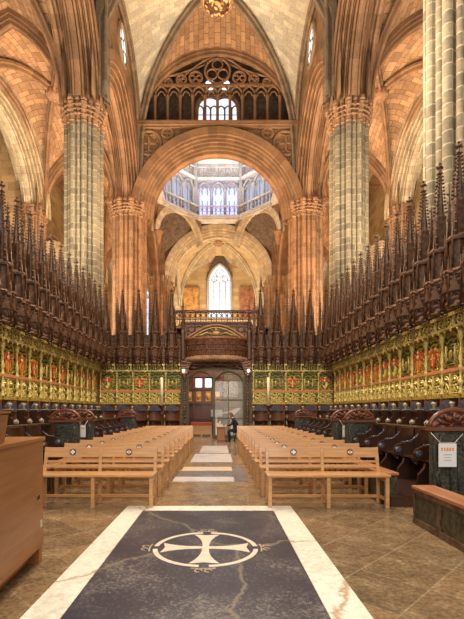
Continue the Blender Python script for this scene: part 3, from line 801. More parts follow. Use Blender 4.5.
# squinches: corner vaults between square and octagon
for k in (0, 3):
    a = PI/4+k*PI/2
    T = Tr(LC.x, LC.y, 0) @ Rz(a)
    A = T @ Vector((-hs*1.15, AP+0.5, 0)); B = T @ Vector((hs*1.15, AP+0.5, 0))
    P, W = arch_path((A.x, A.y), (B.x, B.y), ZR-3.3, 2.9, 0, 8)
    m = MB(); m.sweep(P, mould(0.7, 0.35, 2, 0.09), False, W); m.build('squinch_arch', 'cream', w3)
    for q_ in (max((A, B), key=lambda p_: abs(p_.x-CX)),):
        m = MB(); m.lathe([(0.0, -1.5), (0.18, -1.2), (0.3, -0.5), (0.5, -0.1), (0.55, 0.05), (0.0, 0.1)], 10, Tr(q_.x, q_.y, ZR-3.3)); m.build('corbel', 'carvst', w3)
    wall_over((A.x, A.y), (B.x, B.y), ZR-3.3, 2.9, 0, ZR-0.3, 0.6, 0.4).build('squinch_wall', 'wall', w3)
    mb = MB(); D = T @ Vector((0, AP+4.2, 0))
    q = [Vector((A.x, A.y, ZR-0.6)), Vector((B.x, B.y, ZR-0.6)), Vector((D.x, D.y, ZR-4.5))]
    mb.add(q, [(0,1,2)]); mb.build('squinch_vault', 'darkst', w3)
m = MB()
for x0, x1, y0, y1 in ((CX-8, CX-5.9, Y[2]+1, Y[3]+1), (CX+5.9, CX+8, Y[2]+1, Y[3]+1), (CX-8, CX+8, Y[2]+1, LC.y-AP), (CX-8, CX+8, LC.y+AP, Y[3]+1)):
    m.box(x0, x1, y0, y1, ZR-0.1, ZR)
for sx in (-1, 1):
    for sy in (-1, 1):
        t = [(LC.x+sx*AP, LC.y+sy*hs), (LC.x+sx*hs, LC.y+sy*AP), (LC.x+sx*AP, LC.y+sy*AP)]
        m.prism(t, ZR-0.12, ZR+0.02, 'z')
struct(m.build('ceiling_crossing', 'wall'))

# ------------------------------------------------------------------ floor
m = MB(); q = [Vector((-24, -8, 0)), Vector((24, -8, 0)), Vector((24, 66, 0)), Vector((-24, 66, 0))]
m.add(q, [(0,1,2,3)], [[(p.x, p.y) for p in q]]); struct(m.build('floor', 'floor'))
ts = empty('ledger_stone', (-0.175, 3.4, 0), 0, 'large dark grey ledger stone with a white cross in a ring, edged in white marble', 'floor slab')
m = MB(); m.box(-0.965, 0.965, -3.0, 2.81, 0, 0.012); m.build('dark_slab', 'tomb', ts)
m = MB(); m.box(-1.255, -0.968, -3.0, 3.12, 0, 0.012); m.box(0.968, 1.27, -3.0, 3.12, 0, 0.012); m.box(-0.968, 0.968, 2.813, 3.12, 0, 0.012)
m.build('marble_border', 'marble', ts)
cr = MB(); cy = 1.14; R_ = 0.40
for k in range(4):
    T = Tr(0.02, cy, 0) @ Rz(k*PI/2)
    w0, w1, r0, r1 = 0.036, 0.15, 0.036, 0.47
    poly = [(w0+(w1-w0)*(t/5)**2.4, r0+(r1-r0)*t/5) for t in range(6)]+[(0, r1-0.03)]+[(-w0-(w1-w0)*(t/5)**2.4, r0+(r1-r0)*t/5) for t in range(5, -1, -1)]
    cr.prism(poly, 0.012, 0.0155, 'z', T)
cr.box(0.02-0.036, 0.02+0.036, cy-0.036, cy+0.036, 0.012, 0.0155)
cr.build('cross_inlay', 'inlay', ts)
GI = plain('faded_gold_inlay', (0.50,0.40,0.27), 0.4, var=0.3)
for k in range(4):
    rg = MB()
    for q in range(10):
        a0 = k*PI/2+0.09+q*(PI/2-0.18)/10; a1 = a0+(PI/2-0.18)/10
        P4 = [(0.02+r*math.cos(a), cy+r*math.sin(a)) for r, a in ((0.515, a0), (0.565, a0), (0.565, a1), (0.515, a1))]
        rg.prism(P4, 0.012, 0.0155, 'z')
    rg.build('ring_inlay', 'inlay', ts); rg = MB()
    for dr in (0.605,):
        a = k*PI/2
        for q in range(6):
            a0 = a-0.2+q*0.4/6; a1 = a0+0.4/6-0.012
            P4 = [(0.02+r*math.cos(t), cy+r*math.sin(t)) for r, t in ((dr-0.012, a0), (dr+0.006, a0), (dr+0.006, a1), (dr-0.012, a1))]
            rg.prism(P4, 0.012, 0.0150, 'z')
    for s_ in (-1, 1):
        a = k*PI/2+PI/4*0; cc = (0.02+0.655*math.cos(a+s_*0.07), cy+0.655*math.sin(a+s_*0.07))
        for q in range(8):
            a0 = 2*PI*q/10; a1 = a0+0.55
            P4 = [(cc[0]+r*math.cos(t), cc[1]+r*math.sin(t)) for r, t in ((0.028, a0), (0.04, a0), (0.04, a1), (0.028, a1))]
            rg.prism(P4, 0.012, 0.015, 'z')
    rg.build('scroll_inlay', GI, ts)
for (x0, x1, y0, y1, mt, lb) in (
    (-1.0, 0.30, 8.8, 9.38, 'ledge_w', 'pale grey floor slab at the near edge of the dark framed group in the aisle'),
    (-1.0, 0.30, 9.4, 10.3, 'ledge_d', 'dark grey floor slab between the pale and beige slabs in the aisle'),
    (-0.95, 0.30, 10.33, 11.05, 'ledge_b', 'beige floor slab just beyond the dark grey slab in the aisle'),
    (0.33, 0.62, 8.8, 11.05, 'ledge_d', 'narrow grey floor slab beside the right-hand benches in the aisle'),
    (-0.85, 0.36, 12.1, 14.3, 'ledge_w', 'larger white floor slab midway along the aisle'),
    (-0.72, 0.30, 14.65, 17.5, 'ledge_w', 'farthest white floor slab, close to the doorway')):
    m = MB(); m.box(x0, x1, y0, y1, 0, 0.008); o = m.build('ledger_stone', mt); tag(o, lb, 'floor slab')

# ------------------------------------------------------------------ benches
def bench_proto(mirror):
    r = empty('wooden_bench'); Lh = 0.92; D = 0.46
    m = MB(); m.box(-Lh-0.02, Lh+0.02, -0.02, 0.40, 0.475, 0.51); m.build('seat', 'pine', r, bevel=0.006)
    m = MB(); T = Tr(0, 0.40, 0.50) @ Rx(-0.20)
    m.box(-Lh, Lh, 0.0, 0.028, 0.235, 0.395, T); b = m.build('backrest', 'pine', r, bevel=0.005)
    for z0, z1 in ((0.15, 0.185), (0.075, 0.115)):
        m = MB(); m.box(-Lh, Lh, 0.0, 0.025, z0, z1, T); m.build('back_rail', 'pine', r, bevel=0.003)
    for sx in (-0.5, 0.5): 
        for dx in (-0.08, 0.08): m = MB(); m.box(sx*Lh+dx-0.008, sx*Lh+dx+0.008, 0.004, 0.02, 0.18, 0.24, T); m.build('slat', 'pine', r)
    for x in (-Lh+0.025, 0, Lh-0.025):
        m = MB(); m.box(x-0.028, x+0.028, 0.0, 0.055, 0, 0.475); m.build('leg', 'pine', r, bevel=0.004)
        m = MB(); m.box(x-0.028, x+0.028, 0.355, 0.41, 0, 0.50)
        m.box(x-0.025, x+0.025, -0.012, 0.036, -0.01, 0.40, T); m.build('back_post', 'pine', r, bevel=0.004)
        m = MB(); m.box(x-0.022, x+0.022, 0.055, 0.355, 0.40, 0.47); m.build('side_rail', 'pine', r); m = MB(); m.box(x-0.018, x+0.018, 0.055, 0.355, 0.10, 0.14); m.build('foot_rail', 'pine', r)
    m = MB(); m.box(-Lh+0.03, Lh-0.03, 0.37, 0.395, 0.09, 0.135); m.build('stretcher', 'pine', r, bevel=0.003)
    for sx, kind in ((-1, 0), (1, 1)):
        Te = T @ Tr(sx*0.46, -0.001, 0.318) @ Rx(PI/2)
        m = MB(); m.lathe([(0.0, 0.0), (0.053, 0.0), (0.053, 0.006), (0.0, 0.006)], 24, Te, smooth=False, capz=False); e = m.build('emblem', 'black', b)
        m = MB()
        if kind == 0:
            for k in range(4): m.prism([(-0.007, 0), (0.007, 0), (0.018, 0.036), (-0.018, 0.036)], 0.0062, 0.010, 'z', Te @ Rz(k*PI/2))
            m.build('cross', 'wht', e)
        else:
            for k in range(2): m.prism([(-0.022, 0.036), (0.022, 0.036), (0, -0.002)], 0.0062, 0.010, 'z', Te @ Rz(k*PI))
            m.build('cross', 'orange', e)
            m = MB()
            for k in range(2): m.prism([(-0.022, 0.036), (0.022, 0.036), (0, -0.002)], 0.0062, 0.009, 'z', Te @ Rz(PI/2+k*PI))
            m.build('saltire', 'wht', e)
    return r
bp = bench_proto(False)
first = True
for sn, xc, rows, ystart in (('left', -1.02-0.93, 12, 6.42), ('right', 0.73+0.93, 12, 6.40)):
    for k in range(rows):
        o = bp if first else copy_tree(bp); first = False
        jit = random.uniform(-0.02, 0.02) if k else 0
        o.location = (xc+jit+(0.0 if sn == 'left' else -0.008*k), ystart+0.86*k, 0)
        o.rotation_euler.z = random.uniform(-0.006, 0.006)
        desc = 'nearest the viewer' if k == 0 else (f'farthest from the viewer, by the doorway' if k == rows-1 else f'{ORD[k]} from the front')
        tag(o, f'light wooden slatted bench, {desc} in the {sn}-hand block', 'bench', f'wooden benches in the {sn} block')

# ------------------------------------------------------------------ podium
pd = empty('wooden_desk', (-1.672, 3.27, 0), math.radians(5), 'big reddish wooden cabinet desk with lock, cut by the left frame edge', 'desk')
m = MB(); m.box(-1.1, -0.03, -0.9, 0.90, 0.19, 1.20); m.build('body', 'podium', pd)
m = MB(); m.box(-0.03, 0.0, -0.9, 0.885, 0.17, 1.20); m.build('front_panel', 'podium', pd)
m = MB(); m.box(-1.13, 0.012, -0.93, 0.925, 1.20, 1.235); m.build('top', 'podium', pd, bevel=0.006)
m = MB(); m.box(-1.0, -0.02, 0.83, 0.91, 0, 0.19); m.build('leg', 'podium', pd)
m = MB(); m.box(-1.0, -0.02, -0.9, -0.8, 0, 0.19); m.build('leg', 'podium', pd)
m = MB(); m.box(-0.16, -0.12, -0.8, 0.83, 0.02, 0.19); m.build('plinth', 'podium', pd)
m = MB(); m.box(0.0, 0.004, 0.69, 0.78, 0.62, 0.69); lk = m.build('lock_plate', 'brass', pd)
m = MB(); m.box(0.003, 0.007, 0.715, 0.775, 0.645, 0.685); m.build('keyhole', 'black', lk)
m = MB(); m.box(0.0, 0.002, 0.81, 0.86, 0.36, 0.43); m.build('paper_label', plain('pale_green_paper', (0.55,0.58,0.45), 0.7), pd)
ls = empty('lectern_top', (-1.67, 3.27, 1.238), math.radians(5), 'sloping wooden book rest standing on the desk at the left edge', 'book rest')
m = MB(); m.prism([(-0.62, 0.0), (-0.035, 0.0), (0.0, 0.225), (-0.62, 0.24)], -0.80, 0.06, 'y'); m.build('slope', 'podium', ls)
m = MB(); m.box(-0.63, 0.01, -0.82, 0.08, 0.235, 0.255); m.build('ledge', 'podium', ls)
m = MB(); m.tube([(-1.93, 3.3, 0.012), (-1.92, 3.7, 0.02), (-1.915, 3.95, 0.1), (-1.91, 4.0, 0.18)], 0.006, 6); o = m.build('power_cable', 'black'); tag(o, 'thin black cable hanging under the wooden desk', 'cable')

# ------------------------------------------------------------------ choir enclosure
for sx, sn in ((-1, 'left'), (1, 'right')):
    m = MB(); m.box(*sorted((CX+sx*6.13, CX+sx*6.2)), 4.0, 22.05, 0, 4.9); struct(m.build('wall_choir_'+sn, 'wall'))
    m = MB(); m.box(*sorted((CX+sx*4.75, CX+sx*6.12)), 4.0, 22.2, 0, 0.5); struct(m.build('trim_%d' % (4 if sx < 0 else 5), 'dwood'))
    for y0, y1, kk in ((3.9, 5.6, 6), (6.5, 10.95, 7), (12.15, 19.0, 8)):
        m = MB(); m.box(*sorted((CX+sx*2.85, CX+sx*4.75)), y0, y1, 0, 0.16); struct(m.build('trim_%d' % (kk+(0 if sx < 0 else 3)), 'dwood'))
    # steps in the gaps
    for y0, y1 in ((5.6, 6.5), (10.95, 12.15)):
        m = MB(); m.box(*sorted((CX+sx*3.5, CX+sx*4.75)), y0+0.02, y1-0.02, 0, 0.18); m.box(*sorted((CX+sx*4.1, CX+sx*4.75)), y0+0.02, y1-0.02, 0.18, 0.36)
        o = m.build('wooden_steps', 'oldwood'); tag(o, f'worn wooden steps between the {"near" if y0 < 8 else "far"} blocks of {sn} lower stalls', 'steps')
m = MB(); m.box(CX-6.4, CX-1.62, 22.05, 22.6, 0, 4.9); m.box(CX+1.62, CX+6.4, 22.05, 22.6, 0, 4.9); m.box(CX-1.62, CX+1.62, 22.05, 22.6, 4.1, 6.1)
struct(m.build('wall_choir_screen', 'wall'))
m = MB(); m.box(CX-6.1, CX-1.9, 20.7, 22.05, 0, 0.5); m.box(CX+1.9, CX+6.1, 20.7, 22.05, 0, 0.5); struct(m.build('trim_12', 'dwood'))

# ------------------------------------------------------------------ stalls
BW = 0.85
def partition(zb, high):
    """side profile of a stall arm: (d from the wall, z)"""
    p = []
    if high:
        p = [(0.0, 0), (0.0, 1.30), (0.10, 1.30), (0.14, 1.12), (0.24, 1.04), (0.36, 1.02), (0.40, 0.96), (0.36, 0.88), (0.34, 0.80), (0.42, 0.74), (0.52, 0.73), (0.57, 0.67), (0.55, 0.58), (0.47, 0.55), (0.40, 0.46), (0.42, 0.36), (0.50, 0.22), (0.52, 0.0)]
    else:
        p = [(0.0, 0), (0.0, 1.00), (0.08, 1.00), (0.13, 0.84), (0.26, 0.72), (0.44, 0.70), (0.55, 0.66), (0.60, 0.58), (0.57, 0.49), (0.48, 0.46), (0.40, 0.40), (0.42, 0.32), (0.52, 0.20), (0.55, 0.0)]
    return [(a, zb+b) for a, b in p]
def stall_base(root, zb, high, seatmat='dwood'):
    """wall at local y=0, nave towards -y"""
    E_ = -BW/2+0.07; pr = [(-a, z) for a, z in partition(zb, high)]
    m = MB(); m.prism(pr, E_-0.035, E_+0.035, 'x'); a = m.build('armrest', 'dwood', root)
    m = MB()
    if high:
        m.lathe([(0.025, 1.02), (0.03, 1.10), (0.065, 1.15), (0.062, 1.19), (0.0, 1.21)], 10, Tr(E_, -0.33, zb)); m.box(E_-0.05, E_+0.05, -0.40, -0.06, zb+1.00, zb+1.03); m.build('knob', 'knob', a); m = MB()
        m.lathe([(0.06, -0.045), (0.06, 0.045)], 10, Tr(E_, -0.50, zb+0.66) @ Ry(PI/2))
        m.tube([(E_, -0.5, zb+0.735), (E_, -0.575, zb+0.67), (E_, -0.55, zb+0.57), (E_, -0.45, zb+0.54), (E_, -0.40, zb+0.45), (E_, -0.42, zb+0.36), (E_, -0.5, zb+0.22)], 0.018, 5)
    else:
        m.lathe([(0.0, -0.045), (0.025, -0.06), (0.065, -0.045), (0.065, 0.045), (0.025, 0.06), (0.0, 0.045)], 14, Tr(E_, -0.52, zb+0.575) @ Ry(PI/2), smooth=False)
        m.tube([(E_, -0.1, zb+0.9), (E_, -0.14, zb+0.84), (E_, -0.27, zb+0.73), (E_, -0.44, zb+0.715)], 0.012, 5)
    m.build('scroll_carving', 'knob' if high else 'slate', a)
    m = MB(); m.box(-BW/2+0.04, BW/2-0.04, -0.44, -0.05, zb+0.44, zb+0.475); s = m.build('seat', seatmat, root)
    m = MB(); m.lathe([(0.02, -0.14), (0.09, -0.08), (0.13, 0.0)], 8, Tr(0, -0.30, zb+0.44), a0=0, a1=2*PI); m.build('misericord', 'dwood', s)
    # curved back
    m = MB(); rows = []
    for z in ((0.05, 0.45, 0.9, 1.30) if high else (0.05, 0.45, 0.99)):
        rows.append([Vector((u*(BW/2-0.03), -0.03-0.13*abs(u)**3, zb+z)) for u in [i/4 for i in range(-4, 5)]])
    m.grid(rows, True); m.build('curved_back', 'rwood' if high else 'dwood', root)
    if high:   # round-headed back board and rail
        m = MB(); pts = [(0.36*math.cos(PI*i/12), zb+0.96+0.30*math.sin(PI*i/12)) for i in range(13)]
        m.prism(pts, -0.20, -0.16, 'y'); m.build('round_back_board', 'slate', root)

def upper_proto(variant):
    r = empty('choir_stall'); zb = 0.5
    stall_base(r, zb, True)
    hw = BW/2
    # gilded panels
    m = MB(); m.box(-hw, hw, -0.06, 0.0, 1.86, 3.50); pn = m.build('painted_panel', ['panel', 'panel_g', 'panel', 'panel_g'][variant], r)
    m = MB(); m.box(-hw, hw, -0.13, -0.06, 1.80, 1.90); m.build('ledge', 'gold', r)
    m = MB(); m.box(-hw, hw, -0.10, -0.06, 2.40, 2.46); m.build('string_course', 'gold', r)
    m = MB(); m.box(-hw, hw, -0.12, -0.06, 2.46, 2.55); m.build('painted_rail', 'pink', r)
    # lower band: two openwork niches
    m = MB()
    for u in (-0.19, 0.19):
        m.box(u-0.15, u+0.15, -0.075, -0.06, 1.92, 2.38)
    nb = m.build('lower_panel', 'panel_d', r)
    m = MB()
    m.box(-0.022, 0.022, -0.12, -0.06, 1.90, 2.42)
    for u in (-0.2, 0.2):
        m.tube([(u+a, -0.085, 2.16+v) for a, v, _, _ in arch2d(0.15, 0.20, 0, 4)], 0.02, 5)
        for q in range(3):
            m.tube([(u+(-0.07+0.07*q)+0.05*math.cos(2*PI*i/8), -0.08, 2.02+0.07*(q % 2)+0.05*math.sin(2*PI*i/8)) for i in range(8)], 0.014, 4, True)
        m.octa((u, -0.09, 2.28), 0.045)
    m.build('tracery', 'gold_l', nb)
    # colonnette
    m = MB(); z = 1.88; prof = []
    for (rr, dz) in ((0.055, 0), (0.06, 0.06), (0.035, 0.1), (0.03, 0.22), (0.06, 0.27), (0.06, 0.33), (0.03, 0.38), (0.028, 0.56), (0.06, 0.62), (0.05, 0.70), (0.03, 0.76), (0.055, 0.86), (0.04, 0.98), (0.028, 1.05), (0.028, 1.30), (0.05, 1.36), (0.07, 1.46), (0.075, 1.6)):
        prof.append((rr, z+dz))
    m.lathe(prof, 8, Tr(-hw+0.08, -0.12, 0)); m.build('colonnette', 'gold_l', r)
    # main panel arch and shield
    m = MB()
    m.tube([(a, -0.09, 3.18+v) for a, v, _, _ in arch2d(0.37, 0.26, 0, 5)], 0.025, 5)
    for sx in (-1, 1):
        m.tube([(sx*0.32, -0.08, 2.60), (sx*0.33, -0.08, 3.2)], 0.018, 5)
        for q in range(4):
            m.tube([(sx*(0.24-0.03*(q % 2))+0.055*math.cos(2*PI*i/8), -0.08, 2.66+0.13*q+0.06*math.sin(2*PI*i/8)) for i in range(8)], 0.014, 4, True)
    m.build('gilt_scrolls', 'gold', pn)
    sh = [(-0.12, 0.17), (0.12, 0.17), (0.13, 0.02), (0.09, -0.1), (0, -0.19), (-0.09, -0.1), (-0.13, 0.02)]
    if variant < 2:
        m = MB(); m.prism([(a, 2.80+b_) for a, b_ in sh], -0.115, -0.06, 'y'); s = m.build('shield', ['orange', 'yellow'][variant], pn)
        m = MB()
        for sx in (-1, 1):
            for (a, b_, rr) in ((0.13, 3.05, 0.085), (0.22, 3.12, 0.06), (0.20, 2.98, 0.06), (0.08, 3.17, 0.06), (0.25, 3.02, 0.045)):
                m.ball((sx*a, -0.09, b_), rr, 6, (1, 0.5, 1))
        m.build('mantling', 'red', s)
        m = MB(); m.ball((0, -0.11, 3.03), 0.07, 8, (0.9, 0.6, 1.1)); m.octa((0, -0.11, 3.16), 0.07, (0.7, 0.5, 1.2)); m.build('crest', 'gold_l', s)
        if variant == 0:
            m = MB()
            for u in (-0.05, 0.05): m.box(u-0.015, u+0.015, -0.125, -0.11, 2.68, 2.96)
            m.build('shield_stripes', 'red', s)
        else:
            m = MB(); m.box(-0.11, 0.0, -0.125, -0.11, 2.78, 2.96); m.build('shield_quarter', 'blue', s)
    elif variant == 2:
        m = MB(); m.prism([(a*1.1, 2.86+b_*1.2) for a, b_ in sh], -0.115, -0.06, 'y'); s = m.build('shield', 'red', pn)
        m = MB(); m.box(-0.02, 0.02, -0.125, -0.11, 2.70, 3.02); m.box(-0.11, 0.11, -0.125, -0.11, 2.88, 2.92); m.build('shield_cross', 'gold_l', s)
        m = MB()
        for sx in (-1, 1):
            for (a, b_, rr) in ((0.1, 3.13, 0.07), (0.19, 3.1, 0.06), (0.22, 2.98, 0.05)): m.ball((sx*a, -0.09, b_), rr, 6, (1, 0.5, 1))
        m.build('mantling', 'orange', s)
    else:
        m = MB(); m.tube([(-0.2, -0.09, 2.66), (0.2, -0.09, 2.66), (0.2, -0.09, 3.14), (-0.2, -0.09, 3.14)], 0.03, 5, True)
        s = m.build('gilt_frame', 'gold_l', pn)
        m = MB(); m.ball((0, -0.08, 2.9), 0.09, 8, (0.8, 0.5, 1.5)); m.build('gilt_figure', 'gold', s)
    # cornice: projecting gilt frieze with roundels
    m = MB(); m.box(-hw, hw, -0.26, 0.0, 3.50, 3.56); m.box(-hw, hw, -0.32, 0.0, 3.80, 3.88)
    cn = m.build('cornice', 'gold_l', r)
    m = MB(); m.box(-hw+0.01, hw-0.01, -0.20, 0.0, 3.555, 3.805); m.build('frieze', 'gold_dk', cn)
    m = MB()
    for u in (-0.2, 0.2):
        m.tube([(u+0.10*math.cos(2*PI*i/10), -0.23, 3.68+0.10*math.sin(2*PI*i/10)) for i in range(10)], 0.022, 5, True)
        m.octa((u, -0.24, 3.68), 0.04)
    m.box(-0.02, 0.02, -0.26, -0.22, 3.56, 3.8)
    for u in (-hw+0.02, hw-0.02): m.box(u-0.015, u+0.015, -0.27, -0.22, 3.56, 3.80)
    # hanging gilt cusps
    for u in (-0.28, 0, 0.28): m.octa((u, -0.24, 3.47), 0.05, (1, 0.7, 1.3))
    m.build('roundels', 'gold_l', cn)
    # canopy
    yc = -0.36
    def hexd(mb, R, z0, z1, n=8): mb.lathe([(R, z0), (R, z1)], n, Tr(0, yc, 0) @ Rz(PI/8), smooth=False)
    m = MB(); hexd(m, 0.30, 3.88, 4.62); m.lathe([(0.36, 4.60), (0.38, 4.70), (0.30, 4.76)], 8, Tr(0, yc, 0) @ Rz(PI/8), smooth=False)
    m.box(-hw, hw, -0.20, 0.0, 3.87, 4.70); m.box(-hw, hw, -0.02, 0.0, 4.7, 5.33)
    can = m.build('canopy', 'cwood', r)
    m = MB()
    for k in range(8):
        a = k*PI/4
        T = Tr(0, yc, 0) @ Rz(a)
        m.tube([T @ Vector((u, -0.31, 4.02+v)) for u, v, _, _ in arch2d(0.10, 0.22, 0, 4)], 0.02, 4)
        m.prism([(-0.12, 4.22), (0.12, 4.22), (0, 4.62)], -0.34, -0.30, 'y', T)
        m.octa(T @ Vector((0, -0.335, 4.68)), 0.05, (0.8, 0.8, 1.5))
        a2 = a+PI/8; px, py = 0.34*math.cos(a2-PI/2), yc+0.34*math.sin(a2-PI/2)
        m.tube([(px, py, 3.80), (px, py, 4.72), (px, py, 5.02)], [0.028, 0.025, 0.004], 5)
        m.octa((px, py, 3.79), 0.045)
    m.build('gablets', 'spire', can)
    # openwork stage
    m = MB(); hexd(m, 0.20, 4.72, 5.45)
    for k in range(6):
        a = k*PI/3; px, py = 0.25*math.cos(a), yc+0.25*math.sin(a)
        m.tube([(px, py, 4.7), (px, py, 5.5), (px*0.9, (py-yc)*0.9+yc, 5.85)], [0.032, 0.028, 0.004], 5)
    for u in (-0.33, -0.22, 0.22, 0.33): m.box(u-0.015, u+0.015, -0.08, -0.04, 4.70, 5.35)
    m.box(-hw, hw, -0.09, -0.03, 5.33, 5.42)
    m.lathe([(0.27, 5.42), (0.29, 5.48), (0.22, 5.56)], 6, Tr(0, yc, 0), smooth=False)
    m.build('lantern_stage', 'spire', r)
    m = MB(); hexd(m, 0.15, 5.5, 6.35, 6)
    for k in range(4):
        a = PI/4+k*PI/2; px, py = 0.21*math.cos(a), yc+0.21*math.sin(a)
        m.tube([(px, py, 5.5), (px, py, 6.35), (px, py, 6.95)], [0.036, 0.03, 0.003], 5)
        for q in range(6): m.octa((px*1.1, (py-yc)*1.1+yc, 5.6+q*0.2), 0.042)
    m.lathe([(0.14, 6.3), (0.15, 6.36), (0.10, 6.42)], 6, Tr(0, yc, 0), smooth=False)
    m.build('tower_stage', 'spire', r)
    m = MB(); m.lathe([(0.11, 6.38), (0.06, 7.0), (0.018, 7.60)], 6, Tr(0, yc, 0), smooth=False)
    for q in range(12):
        z = 6.46+q*0.092; rr = 0.11-0.085*(q/12)
        for k in range(4):
            a = k*PI/2+PI/4; m.octa((1.2*(rr+0.012)*math.cos(a), yc+1.2*(rr+0.012)*math.sin(a), z), 0.042, (1, 1, 0.8))
    sp = m.build('spire', 'spire', r)
    m = MB(); m.octa((0, yc, 7.64), 0.06, (1, 1, 1.3)); m.octa((0, yc, 7.73), 0.045)
    for k in range(4): m.octa((0.07*math.cos(k*PI/2), yc+0.07*math.sin(k*PI/2), 7.63), 0.04)
    m.build('finial', 'spire', sp)
    # side pinnacle at the bay edge
    E2 = -hw+0.125; m = MB(); m.box(E2-0.06, E2+0.06, -0.31, -0.19, 3.88, 6.2); m.box(E2-0.10, E2+0.10, -0.12, -0.06, 3.88, 5.9); m.box(E2-0.028, E2+0.028, -0.19, -0.11, 3.88, 5.6)
    m.lathe([(0.09, 6.2), (0.05, 6.8), (0.01, 7.45)], 4, Tr(E2, -0.25, 0) @ Rz(PI/4), smooth=False)
    for q in range(9): 
        for k in range(4):
            a = k*PI/2; rr = 0.085-0.065*(q/9); m.octa((E2+rr*math.cos(a), -0.25+rr*math.sin(a), 6.25+q*0.13), 0.032)
    for q in range(6):
        m.octa((E2, -0.31, 4.2+q*0.3), 0.04, (1, 0.8, 1.4))
    m.build('pinnacle', 'spire', r)
    return r
protos = [upper_proto(v) for v in range(4)]
used = [False]*4
VD = ['orange striped shield', 'yellow and blue shield', 'red shield with a gilt cross', 'gilt framed green panel']
def place_stall(x, y, rz, v, lab, grp):
    o = copy_tree(protos[v]) if used[v] else protos[v]; used[v] = True
    o.location = (x, y, 0); o.rotation_euler.z = rz
    tag(o, lab, 'choir stall', grp)
NS = 17
for sx, sn in ((-1, 'left'), (1, 'right')):
    seq = [0, 2, 1, 0, 3, 0, 1, 2, 0, 1, 0, 2, 3, 0, 1, 0, 2]
    for k in range(NS):
        yy = 21.25-BW*(k+0.5)
        v = seq[(k*3+(0 if sx < 0 else 2)) % 17]
        lab = f'spired stall with {VD[v]}, {ORD[k]} from far corner, {sn} wall'
        # local -y must face the nave
        place_stall(CX+sx*6.12, yy, PI/2*(-1 if sx > 0 else 1), v, lab, f'upper choir stalls along the {sn} wall')
for sx, sn in ((-1, 'left'), (1, 'right')):
    for k in range(5):
        xx = CX+sx*(1.86+BW*(k+0.5)); v = [3, 3, 2, 3, 1][k]
        lab = f'spired end-wall stall with {VD[v]}, {ORD[k]} {sn} of doorway'
        place_stall(xx, 22.02, 0, v, lab, f'upper choir stalls {sn} of the doorway')

def lower_proto():
    r = empty('choir_stall'); stall_base(r, 0.16, False)
    m = MB(); m.box(-BW/2, BW/2, -0.10, 0.22, 1.12, 1.165); m.build('desk_top', 'dwood', r)
    m = MB(); m.box(-BW/2, BW/2, 0.0, 0.06, 0.16, 1.12); m.build('back_board', 'dwood', r)
    return r
lp = lower_proto(); lf = True
def kneeler(y0, y1, sx, lab):
    k = empty('bench_partition', (CX+sx*2.78, (y0+y1)/2, 0), 0, lab, 'bench')
    h = (y1-y0)/2; a, b_ = sorted((0, sx*0.10))
    m = MB(); m.box(a, b_, -h, h, 0.0, 0.46); fr = m.build('panel', 'oldwood', k)
    n = max(2, int((y1-y0)/0.62)); f = MB(); xo = -0.015*sx
    aa, bb = sorted((xo, xo+0.02*sx))
    for i in range(n+1):
        y = -h+2*h*i/n; f.box(aa, bb, max(-h, y-0.035), min(h, y+0.035), 0.08, 0.40)
    f.box(aa-0.005, bb+0.005, -h, h, 0.0, 0.08); f.box(aa-0.005, bb+0.005, -h, h, 0.40, 0.46); f.build('frame_rails', 'rail_w', k)
    m = MB(); a, b_ = sorted((-0.03*sx, sx*0.27)); m.box(a, b_, -h-0.02, h+0.02, 0.46, 0.50); m.build('top_plank', wood_plank, k, bevel=0.006)
    m = MB(); a, b_ = sorted((0.1*sx, sx*0.25)); m.box(a, b_, h-0.05, h, 0, 0.46); m.box(a, b_, -h, -h+0.05, 0, 0.46); m.build('end_board', 'oldwood', k)
wood_plank = wood('worn_red_plank', (0.26,0.09,0.04), (0.50,0.24,0.11), 0.4, axis=1)
def end_panel(x, y, sx, lab, paper=None):
    """stall end facing the viewer: x = inner edge"""
    e = empty('stall_end', (x, y, 0.16), 0, lab, 'stall end', 'arched ends of the lower stalls'); W_ = 0.73*sx
    a, b_ = sorted((0, W_))
    m = MB(); m.box(a, b_, 0, 0.07, 0, 1.02)
    m.box(*sorted((0.02*sx, 0.20*sx)), -0.04, 0.0, 0, 1.02); pb = m.build('carved_board', 'weath', e)
    m = MB()
    for q in range(4):
        u = (0.30+0.12*q)*sx
        m.tube([(u+0.05*math.cos(2*PI*i/8), -0.01, 0.75+0.1*(q % 2)+0.05*math.sin(2*PI*i/8)) for i in range(8)], 0.02, 4, True)
        m.tube([(u, -0.01, 0.1), (u, -0.01, 0.62)], 0.018, 5)
    m.tube([(0.11*sx, -0.05, 0.15), (0.06*sx, -0.06, 0.35), (0.15*sx, -0.06, 0.55), (0.08*sx, -0.06, 0.8), (0.13*sx, -0.05, 0.95)], 0.03, 6)
    m.build('carving', 'weath', pb)
    m = MB(); m.box(a-0.04, b_+0.04, -0.08, 0.12, 1.02, 1.08); m.build('rail', 'rwood', e)
    mid = W_/2; m = MB(); hw = 0.38
    m.prism([(mid+hw*math.cos(PI*i/14), 1.08+0.25*math.sin(PI*i/14)) for i in range(15)], 0.0, 0.06, 'y'); c = m.build('arched_crest', 'rcarve', e)
    m = MB(); m.tube([(mid+hw*math.cos(PI*i/14), 0.02, 1.08+0.26*math.sin(PI*i/14)) for i in range(15)], 0.038, 6)
    for q in range(5):
        a_ = PI*(q+1)/6; m.tube([(mid+0.1*math.cos(a_), -0.01, 1.1+0.06*math.sin(a_)), (mid+0.22*math.cos(a_+0.15), -0.02, 1.1+0.13*math.sin(a_+0.15)), (mid+0.32*math.cos(a_), -0.01, 1.1+0.2*math.sin(a_))], [0.03, 0.02, 0.03], 5)
    m.build('crest_carving', 'rwood', c)
    return e
